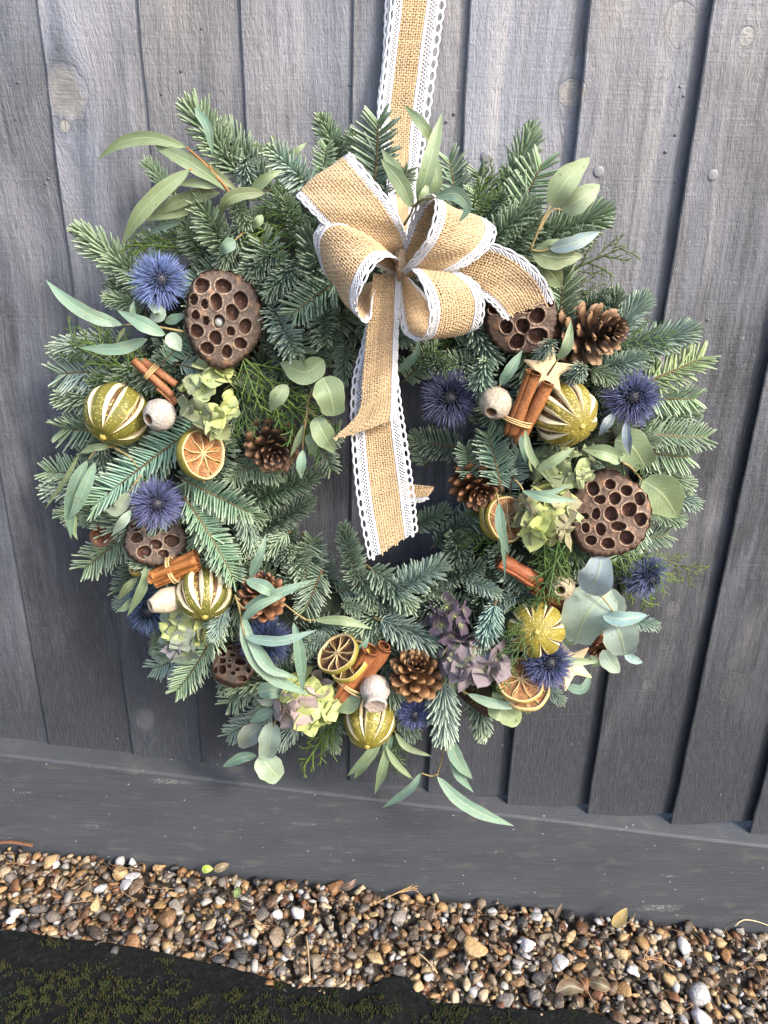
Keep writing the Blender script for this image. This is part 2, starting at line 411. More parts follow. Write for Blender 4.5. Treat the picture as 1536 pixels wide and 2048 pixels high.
# nails on the boards, clout heads
def disc_head(r, h, n=18):
    rr = [0.0, 0.7, 0.95, 1.0, 1.0]; zz = [1.0, 0.95, 0.7, 0.3, -1.0]
    V = [(a * r * math.cos(t), a * r * math.sin(t), z * h) for a, z in zip(rr, zz) for t in np.linspace(0, 2 * math.pi, n, endpoint=False)]
    return np.array(V), grid_faces(5, n, False, True)
nv, nf = disc_head(0.0048, 0.0012)
ME_NAIL = mkmesh('nail', nv, [nf])
MAT_FRONT = Matrix.Rotation(R(90), 4, 'X')
for (px, py, k, s) in ((972, 314, 10, 1.0), (1197, 343, 11, 1.0), (1425, 350, 12, 1.0)):
    b_ = boards[k]; p = P(px, py, 1.25)
    fx = (p.x - xs[k]) / (xs[k + 1] + 0.018 - xs[k])
    p = P(px, py, face_dep(k, fx))
    add('nail', ME_NAIL, M_NAIL, b_, Matrix.Translation(Vector((p.x, p.y, p.z)) - Vector(world_org(fence))) @ MAT_FRONT @ Matrix.Scale(s, 4))
# dew drops clinging to the stain
bdrop = NB('water_drop_clear'); M_DROP = bdrop.fin((0.07, 0.075, 0.085), 0.08, None, 0.7)
nv, nf = disc_head(0.0016, 0.0011, 10); nv[:, 2] += 0.0; ME_DROP = mkmesh('water_drop', nv, [nf])
for (px, py) in ((96, 357), (90, 367), (36, 165), (31, 238), (362, 142), (404, 57), (386, 186), (323, 188), (462, 238), (308, 417), (1360, 173), (1367, 192), (1351, 270), (1331, 304), (1351, 365), (893, 244), (908, 228), (1290, 583), (1310, 700), (700, 170), (1415, 640)):
    p = P(px, py, 1.2); k = max(i for i in range(len(xs)) if xs[i] < p.x)
    fx = (p.x - xs[k]) / (xs[k + 1] + 0.018 - xs[k]); p = P(px, py, face_dep(k, fx))
    add('water_drop', ME_DROP, M_DROP, boards[k], Matrix.Translation(p - Vector(world_org(fence))) @ MAT_FRONT @ Matrix.Scale(random.uniform(.6, 1.0), 4))

# gravel board: one long plank with a rounded, weather-shedding top
yb = 0.012; yf = -GBF * 0.01
prof = [(yb, -0.20), (yb, 0.004), (yf + 0.010, 0.0012), (yf + 0.0026, 0.0004), (yf + 0.0008, -0.0004), (yf, -0.0022), (yf, -0.20)]
xx = np.linspace(xs[0] - 0.05, xs[-1] + 0.2, 60)
V = []
for x in xx:
    for k, (y, dz) in enumerate(prof):
        V.append((x, y + 0.0006 * noise.noise((x * 6, k * 0.2, 3)), gtop(x) + dz + 0.0008 * noise.noise((x * 5, 2, 8))))
addw('gravel_board', np.array(V), [grid_faces(60, 7, False, True), np.array([list(range(7)), [59 * 7 + k for k in range(7)][::-1]])], M_GB, fence, smooth=False)

# ================================================================== ground
def m_ground():
    b = NB('earth_and_grit'); p = b.pos()
    vo = b.n('ShaderNodeTexVoronoi', None, Vector=p, Scale=70.0)
    n = b.noise(p, 30.0, 5.0).outputs[0]
    col = b.ramp(b.n('ShaderNodeSeparateColor', None, i0=vo.outputs['Color']).outputs[0], [(0.0, (0.05, 0.04, 0.03)), (0.4, (0.16, 0.11, 0.065)), (0.7, (0.22, 0.17, 0.11)), (1.0, (0.3, 0.28, 0.24))])
    col = b.mix(b.mapr(n, 0.35, 0.65), (0.045, 0.034, 0.024), col)
    return b.fin(col, 0.85, b.bump(vo.outputs['Distance'], 0.8, 0.006))
x_ = np.array([-300, -40, -8, -2, 0, 2, 8, 40, 300.0]); y_ = np.array([-300, -40, -8, -3, -1, 0.05, 3, 40, 300.0])
V = np.array([(x, y, gz(max(-8, min(8, x))) - 0.022) for x in x_ for y in y_])
gnd = addw('ground', V, [grid_faces(9, 9)], m_ground()); tag(gnd, kind='structure')

def m_soil():
    b = NB('dark_damp_soil'); n = b.noise(b.pos(), 180.0, 5.0, 0.7).outputs[0]
    return b.fin(b.ramp(n, [(0.3, (0.008, 0.006, 0.005)), (0.7, (0.04, 0.03, 0.02))]), 0.8, b.bump(n, 0.8, 0.003))
bed_x = np.linspace(-1.3, 1.3, 120); bed_y = np.linspace(-0.5, -GBF * 0.01 + 0.004, 34)
V = np.array([(x, y, gz(x) - 0.012 + 0.005 * fbm((x * 9, y * 9, 0))) for x in bed_x for y in bed_y])
bed = addw('gravel_bed', V, [grid_faces(120, 34)], m_soil(), org=(0, -0.2, GZ)); tag(bed, kind='structure')

# concrete path with a broken edge
bnd = [(-420, 1835), (-150, 1852), (0, 1863), (60, 1868), (120, 1880), (200, 1886), (300, 1903), (420, 1929), (500, 1949), (560, 1967), (600, 1976), (682, 1978), (742, 1974), (772, 1958), (806, 1956), (832, 1970), (848, 1990), (872, 2003), (930, 2008), (1010, 2022), (1100, 2024), (1130, 2020), (1165, 2024), (1210, 2036), (1260, 2060), (1400, 2120), (1700, 2200)]
bw = np.array([G(*p)[:] for p in bnd]); bw[:, 2] = 0
bs = catmull(bw, 10)[0]; s_ = np.concatenate([[0], np.cumsum(np.linalg.norm(np.diff(bs, axis=0), axis=1))])
tt = np.linspace(0, s_[-1], 260); EDGE = np.stack([np.interp(tt, s_, bs[:, 0]), np.interp(tt, s_, bs[:, 1])], 1)
for k in range(len(EDGE)):
    EDGE[k] += 0.0016 * np.array([noise.noise((k * .4, 1, 2)), noise.noise((k * .4, 5, 2))])
def edge_y(x):
    return np.interp(x, np.maximum.accumulate(EDGE[:, 0]), EDGE[:, 1])
PATHH = 0.002
nj = 60
tj = np.concatenate([[0, 0], (np.linspace(0, 1, nj) ** 1.6)])
V = []
for k, (ex, ey) in enumerate(EDGE):
    fx, fy = ex * 1.3, -1.6
    for j, t in enumerate(tj):
        x, y = ex + (fx - ex) * t, ey + (fy - ey) * t
        z = gz(x) + PATHH + 0.0035 * fbm((x * 14, y * 14, 3)) + 0.0012 * noise.noise((x * 160, y * 160, 0)) + 0.0008 * noise.noise((x * 420, y * 420, 0))
        if j == 0: z = gz(x) - 0.03
        if j == 1: z -= 0.004; y += 0.002
        V.append((x, y, z))
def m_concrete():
    b = NB('dark_concrete_with_shade'); p = b.pos()
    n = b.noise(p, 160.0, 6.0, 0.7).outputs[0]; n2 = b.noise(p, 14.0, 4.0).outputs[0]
    col = b.ramp(n, [(0.3, (0.002, 0.0028, 0.003)), (0.55, (0.006, 0.0075, 0.008)), (0.8, (0.024, 0.028, 0.028))])  # the concrete's own dark grey, with the shade over the path painted in
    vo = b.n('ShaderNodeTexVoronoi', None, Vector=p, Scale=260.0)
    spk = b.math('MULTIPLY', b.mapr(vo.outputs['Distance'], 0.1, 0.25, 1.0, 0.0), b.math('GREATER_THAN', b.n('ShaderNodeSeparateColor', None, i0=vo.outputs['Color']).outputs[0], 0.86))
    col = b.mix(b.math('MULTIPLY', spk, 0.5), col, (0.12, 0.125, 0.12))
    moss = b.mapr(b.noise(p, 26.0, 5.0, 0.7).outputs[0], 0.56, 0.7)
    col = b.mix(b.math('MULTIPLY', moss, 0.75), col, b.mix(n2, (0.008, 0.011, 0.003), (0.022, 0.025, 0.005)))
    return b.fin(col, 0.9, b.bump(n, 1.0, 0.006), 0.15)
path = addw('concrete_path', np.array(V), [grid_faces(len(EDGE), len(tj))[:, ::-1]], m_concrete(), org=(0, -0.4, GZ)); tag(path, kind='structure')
# moss: tiny upright leaves in cushions
mc = [(70, 1990, 60), (130, 1965, 50), (215, 1975, 60), (240, 2010, 55), (290, 2030, 50), (330, 1985, 45), (40, 2030, 45), (10, 1935, 25), (100, 1890, 18), (130, 1893, 16), (330, 1930, 18), (345, 1945, 14), (395, 2010, 30), (520, 2035, 60), (470, 2000, 30), (560, 1975, 18), (600, 2015, 35), (660, 2020, 50), (720, 2020, 40), (770, 2030, 30), (758, 1948, 9), (880, 2035, 45), (920, 2030, 30), (760, 2002, 14), (170, 2040, 60), (380, 2045, 40), (830, 1950, 8), (1010, 2045, 25)]
pts = []
for (mx, my, mr) in mc:
    n_ = int(mr * mr * 0.42)
    a = rng.uniform(0, 6.283, n_); r = mr * rng.uniform(0, 1, n_) ** 0.6 * (0.75 + 0.35 * np.sin(a * 3 + mx))
    for k in range(n_):
        x, y = mx + r[k] * math.cos(a[k]) * 1.3, my + r[k] * math.sin(a[k]) * 0.8
        if rng.random() < 0.25 + 1.1 * noise.noise((x * .06, y * .06, 2)):
            g = G(x, y); 
            if g.y < edge_y(g.x) - 0.001: pts.append((g.x, g.y, gz(g.x) + PATHH + 0.0035 * fbm((g.x * 14, g.y * 14, 3)), 1 - r[k] / mr / 1.2))
pts = np.array(pts); K = len(pts)
h = (0.0016 + 0.0035 * np.clip(pts[:, 3], 0, 1)) * rng.uniform(.7, 1.2, K)
lean = rng.normal(0, .4, (K, 2))
C = np.zeros((K, 3, 3)); C[:, 0] = pts[:, :3]; C[:, 0, 2] -= 0.001
C[:, 1] = C[:, 0] + np.stack([lean[:, 0] * h * .4, lean[:, 1] * h * .4, h * .6 + .001], 1); C[:, 2] = C[:, 1] + np.stack([lean[:, 0] * h * .5, lean[:, 1] * h * .5, h * .5], 1)
mv, mf = tubes(C, np.array([[.0007, .0006, .0001]]), sides=3, ref=(0, 1, 0.1))
mcol = np.repeat(np.stack([rng.uniform(.012, .034, K), rng.uniform(.018, .037, K), rng.uniform(.002, .006, K)], 1), 9, 0)
ms = addw('moss', mv, mf, tinted('moss_green', .8, .3, 900, 0), None, mcol, org=(0, -0.4, GZ)); tag(ms, 'olive green moss cushions growing on the dark concrete path', 'moss', kind='stuff')

# gravel
def stone_me(seed, sub):
    r = np.random.default_rng(seed); bm = bmesh.new(); bmesh.ops.create_icosphere(bm, subdivisions=sub, radius=1.0)
    V = np.array([v.co[:] for v in bm.verts]); F = np.array([[v.index for v in f.verts] for f in bm.faces]); bm.free()
    V = V * 1.15
    for _ in range(r.integers(9, 16)):
        n = nrm(r.normal(size=3)); d = r.uniform(.5, .9)
        V = V - np.maximum(0, V @ n - d)[:, None] * n
    ph = r.uniform(0, 9, 3)
    V = V * (1 + 0.07 * np.sin(V[:, [1, 2, 0]] * 3 + ph))
    V = V * np.array([1.0, r.uniform(.5, .95), r.uniform(.32, .62)])
    return V, F
PAL = [(0.10, .042, .018), (0.20, .115, .05), (.055, .042, .034), (0.30, .17, .065), (.13, .085, .055), (.035, .037, .044), (.36, .22, .095), (.22, .17, .12), (0.075, .055, .04), (.42, .30, .15), (.19, .075, .03), (.15, .13, .115), (.028, .03, .036), (.28, .2, .13), (.5, .4, .26), (.12, .07, .04), (.17, .14, .10), (.46, .46, .47), (.25, .12, .045), (.09, .085, .085), (.34, .27, .18), (.38, .37, .35), (.24, .22, .2)]
def m_stone(kind):
    b = NB('wet_flint_pebble_' + kind)
    rnd = b.geo().outputs['Random Per Island']
    pal = PAL
    st = [(i / len(pal), tuple(x * .70 for x in c)) for i, c in enumerate(pal)]
    col = b.ramp(rnd, st, 'CONSTANT') if kind != 'single' else b.obj().outputs['Color']
    p = b.pos(); sc = 1.6 if kind == 'single' else 140.0
    n = b.noise(p, sc, 5.0, .6, .6).outputs[0]
    col = b.mix(b.mapr(n, .42, .62, 0, .6), col, b.mix(.55, col, (.05, .035, .025)))
    n3 = b.noise(p, sc * 2.6, 4.0).outputs[0]
    col = b.mix(b.mapr(n3, .56, .68, 0, .55), col, b.mix(.5, col, (.5, .38, .22)))
    return b.fin(col, b.mapr(n, .3, .7, .4, .65), b.bump(n3, .25, .0006 if kind != 'single' else .04), .5)
M_ST1, M_ST2 = m_stone('single'), m_stone('mass')
STONES = [stone_me(s, 3 if s < 9 else 2) for s in range(24)]
ME_ST = [mkmesh('pebble', v, [f]) for v, f in STONES]
STL = [stone_me(100 + s, 1) for s in range(16)]
def on_bed(x, y, m=0.0): return y > edge_y(x) + m and y < -GBF * .01 - 0.004
big = []
hand = [(268, 1748, 18), (250, 1765, 17), (272, 1772, 24), (238, 1745, 22), (265, 1720, 14), (100, 1716, 19), (112, 1726, 14), (190, 1803, 19), (20, 1835, 17), (30, 1820, 16), (135, 1795, 18), (190, 1865, 20), (262, 1880, 19), (330, 1830, 26), (385, 1760, 15), (300, 1790, 10), (545, 1798, 22), (612, 1788, 14), (595, 1823, 24), (630, 1838, 14), (650, 1808, 17), (669, 1762, 22), (723, 1770, 13), (727, 1815, 15), (748, 1826, 10), (555, 1870, 20), (715, 1922, 14), (738, 1938, 12), (945, 1892, 30), (918, 1870, 18), (875, 1845, 15), (1005, 1830, 13), (1085, 1870, 18), (1055, 1885, 22), (870, 1780, 14), (1140, 1870, 16), (1165, 1880, 14), (1205, 1868, 16), (1285, 1880, 17), (1245, 1870, 16), (1370, 1890, 20), (1410, 1875, 17), (1440, 1882, 18), (1475, 1882, 13), (1415, 1908, 15), (1265, 1938, 15), (1340, 1955, 24), (1400, 1985, 22), (1165, 1905, 13), (1118, 1922, 20), (1310, 1975, 15), (1405, 2035, 24), (1330, 2010, 15), (1120, 2003, 15), (1175, 2020, 14), (1320, 2030, 14), (1265, 2005, 14), (1450, 1790, 12), (1440, 1862, 15), (1375, 1850, 20), (1465, 1995, 14), (1500, 2020, 14), (838, 1970, 13), (895, 1938, 14), (540, 1962, 12), (510, 1930, 14), (610, 1955, 14), (80, 1760, 15), (60, 1750, 14), (350, 1730, 12), (410, 1800, 15), (445, 1760, 14), (455, 1890, 14), (420, 1845, 13), (360, 1870, 16), (230, 1900, 12), (300, 1850, 13), (160, 1745, 13), (205, 1735, 15), (50, 1790, 14), (90, 1855, 13)]
PALE = {(268, 1748), (250, 1765), (265, 1720), (595, 1823), (20, 1835), (30, 1820), (1055, 1885), (112, 1726), (1118, 1922), (1265, 1938), (1405, 2035), (1370, 1890)}
TAN = {(945, 1892), (190, 1803), (238, 1745), (630, 1838), (715, 1922), (100, 1716), (1245, 1870), (1340, 1955), (1415, 1908), (1440, 1882)}
for (px, py, rp) in hand:
    g = G(px, py, 0.004); big.append((g.x, g.y, rp * mpp(px, py, 12), 0.0012))
tries = 0
while len(big) < 300 and tries < 60000:
    tries += 1
    px, py = rng.uniform(-20, 1556), rng.uniform(1680, 2060); g = G(px, py)
    rr = rng.uniform(10, 20) * mpp(px, py, 12)
    if not on_bed(g.x, g.y, rr * .6): continue
    if all((g.x - q[0]) ** 2 + (g.y - q[1]) ** 2 > (0.8 * (rr + q[2])) ** 2 for q in big):
        big.append((g.x, g.y, rr, -.001 + rng.uniform(-.002, .002)))
for i, (x, y, r_, h_) in enumerate(big):
    e = Matrix.Rotation(rng.uniform(0, 6.28), 4, 'Z') @ Matrix.Rotation(rng.normal(0, .3), 4, 'X') @ Matrix.Rotation(rng.normal(0, .3), 4, 'Y')
    y = min(y, -GBF * .01 - r_ * .75)
    mw = Matrix.Translation(Vector((x, y, gz(x) + h_)) - Vector((0, -0.2, GZ))) @ e @ Matrix.Scale(r_ * 1.05, 4)
    c = Vector(random.choice(PAL)) * .78
    if i < len(hand) and hand[i][:2] in PALE: c = Vector((.50, .50, .52)) * random.uniform(.8, 1.1)
    if i < len(hand) and hand[i][:2] in TAN: c = Vector((.34, .23, .11))
    add('pebble', ME_ST[i % len(ME_ST)], M_ST1, bed, mw, c)
B = Bag(); n_small = 0
for layer, (cnt, r0, r1, z0, z1) in enumerate(((2800, .006, .011, -.015, -.008), (3600, .0045, .0095, -.009, -.002), (2800, .0025, .0055, -.006, .0)) ):
    X = rng.uniform(-.72, .72, cnt); Y = rng.uniform(-.30, -GBF * .01 - .003, cnt); ey = edge_y(X)
    for x, y, e_ in zip(X, Y, ey):
        r_ = rng.uniform(r0, r1)
        if y < e_ - r_ * rng.uniform(-.2, 1.6): continue
        v, f = STL[rng.integers(len(STL))]
        M = np.array((Matrix.Rotation(rng.uniform(0, 6.28), 3, 'Z') @ Matrix.Rotation(rng.normal(0, .5), 3, 'X') @ Matrix.Rotation(rng.normal(0, .4), 3, 'Y')))
        hum = 0.006 * fbm((x * 7, y * 7, 8))
        B.add(v @ M.T * r_ + np.array([x, min(y, -GBF * .01 - r_), gz(x) + rng.uniform(z0, z1) + hum]) - np.array([0, -.2, GZ]), f)
gr = add('gravel', B.mesh('gravel'), M_ST2, bed); tag(gr, kind='stuff')

# ================================================================== wreath foliage
def m_fir():
    b = NB('fir_needles'); oi = b.obj(); a = b.attr('par'); sp = b.n('ShaderNodeSeparateXYZ', None, i0=a.outputs['Vector'])
    rnd, t, u = sp.outputs                                    # per needle, along needle, along twig
    col = oi.outputs['Color']
    col = b.mix(b.math('MULTIPLY', rnd, 0.45), col, b.mix(0.5, col, (0.03, 0.055, 0.038)))
    young = b.math('MULTIPLY', b.mapr(u, 0.72, 1.0), 0.55)
    col = b.mix(young, col, (0.17, 0.25, 0.095))
    col = b.mix(b.mapr(t, 0.6, 1.0, 0.0, 0.6), col, (0.38, 0.44, 0.33))
    # waxy bloom in streaks on the underside of the needles
    bl = b.noise(b.pos(), 900.0, 2.0).outputs[0]
    col = b.mix(b.mapr(bl, 0.45, 0.7, 0.0, 0.45), col, (0.30, 0.36, 0.32))
    return b.fin(col, 0.42, None, 0.45)
M_FIR = m_fir(); M_TWIG = plain('fir_twig_bark', (0.10, 0.075, 0.034), .75, .4, 600, .4)

def fir_variant(seed, L, style):
    r = np.random.default_rng(seed)
    k = r.uniform(-1.2, .8); kb = r.uniform(-1.5, 1.5)
    def spine(x): return np.stack([x, kb * x * x, k * x * x], -1)
    if style == 'comb': n = int(L * 1250); nl = .0195
    elif style == 'fan': n = int(L * 2000); nl = .0168
    else: n = int(L * 2500); nl = .0168
    u = np.clip((np.arange(n) + .5 + r.uniform(-.6, .6, n)) / n, 0, 1); x = u * L
    o = spine(x)
    T = nrm(np.stack([np.ones(n), 2 * kb * x, 2 * k * x], -1)); Bv = nrm(np.cross(np.array([0, 0, 1.]), T)); N = np.cross(T, Bv)
    if style == 'comb':
        side = np.where(np.arange(n) % 2 == 0, 1, -1); phi = side * (math.pi / 2 - np.where((np.arange(n) // 2) % 2 == 0, r.uniform(-.12, .12, n), r.uniform(.35, .75, n))) 
        beta = R(66) - R(30) * np.clip((u - .75) / .25, 0, 1) + r.normal(0, .07, n) + np.where(r.random(n) < .05, r.normal(0, .5, n), 0); curl = .10
    elif style == 'fan':
        phi = ((np.arange(n) * 2.39996 + math.pi) % (2 * math.pi) - math.pi) * .56 + r.normal(0, .08, n); beta = R(72) - R(45) * u ** 2 + r.normal(0, .09, n); curl = .25
    else:
        phi = ((np.arange(n) * 2.39996 + math.pi) % (2 * math.pi) - math.pi) * .66 + r.normal(0, .08, n); beta = R(66) - R(46) * np.clip((u - .55) / .45, 0, 1) + r.normal(0, .10, n); curl = .32
    D = np.cos(beta)[:, None] * T + np.sin(beta)[:, None] * (np.cos(phi)[:, None] * N + np.sin(phi)[:, None] * Bv)
    ln = nl * (1 - .35 * np.clip((u - .8) / .2, 0, 1)) * (0.75 + .25 * np.clip(u / .15, 0, 1)) * r.uniform(.8, 1.12, n)
    t = np.array([0, .25, .55, .85, 1.0])
    up = N * 1.0 + T * .35
    C = o[:, None, :] + ln[:, None, None] * (t[None, :, None] * D[:, None, :] + (curl * t ** 2)[None, :, None] * up[:, None, :])
    wv = np.array([.55, 1.0, 1.0, .95, .6])
    V, F = tubes(C, .00098 * wv[None] * r.uniform(.85, 1.15, (n, 1)), .0007 * wv[None], ref=N, sides=4, cap=False)
    uv = np.stack([np.repeat(r.random(n), 20), np.tile(np.repeat(t, 4), n), np.repeat(u, 20)], 1)
    me = mkmesh('fir_branch', V, F, None, uv); me.materials.append(M_FIR)
    xs_ = np.linspace(-.006, L * .99, 9)
    tv, tf = tubes(spine(xs_)[None], np.linspace(.0016, .0007, 9)[None], sides=6, ref=(0, .2, 1))
    tw = mkmesh('twig', tv, tf); tw.materials.append(M_TWIG)
    return me, tw, L
FIRS = {s: [fir_variant(10 * i + j + {'comb': 1, 'brush': 300, 'fan': 600}[s], L, s) for i, L in enumerate((.05, .07, .09, .115, .15)) for j in range(2)] for s in ('comb', 'brush', 'fan')}

WC = P(752, 880, 3)
wreath = thing('wreath', WC, 'large round winter wreath of blue-green fir, cypress and eucalyptus foliage hanging on the fence', 'wreath')
WO = np.array(WC[:])
HUES = [(.105, .145, .108), (.115, .158, .128), (.088, .122, .080), (.122, .162, .108), (.108, .150, .132), (.070, .102, .070), (.125, .165, .095)]
def sprig(bx, by, tx, ty, bd, td, style='brush', hue=None, roll=0.0, jit=True):
    a, b_ = P(bx, by, bd), P(tx, ty, td); d = b_ - a; L = d.length
    cand = sorted(FIRS[style], key=lambda q: abs(q[2] - L))[:2]; me, tw, l0 = random.choice(cand)
    s = L / l0; s = max(.62, min(1.3, s))
    x = d.normalized(); vz = (CAM - a).normalized(); z = vz - x * vz.dot(x)
    if z.length < .15: z = UPV - x * UPV.dot(x)
    z.normalize(); y = z.cross(x)
    r_ = roll + random.uniform(-.35, .35)
    z2 = z * math.cos(r_) + y * math.sin(r_); y2 = z2.cross(x)
    o = a - Vector(WO)
    mw = Matrix(((x.x * s, y2.x * s, z2.x * s, o.x), (x.y * s, y2.y * s, z2.y * s, o.y), (x.z * s, y2.z * s, z2.z * s, o.z), (0, 0, 0, 1)))
    h = Vector(hue or random.choice(HUES)) * random.uniform(.75, 1.3) * 1.9; h = Vector((h.x * .95, h.y * 1.03, h.z * .98))
    ob = add('fir_branch', me, None, wreath, mw, h); add('twig', tw, None, ob)
    return ob
BLUE, GRN, DRK, YEL = (.155, .20, .188), (.125, .168, .105), (.078, .108, .078), (.155, .185, .085)
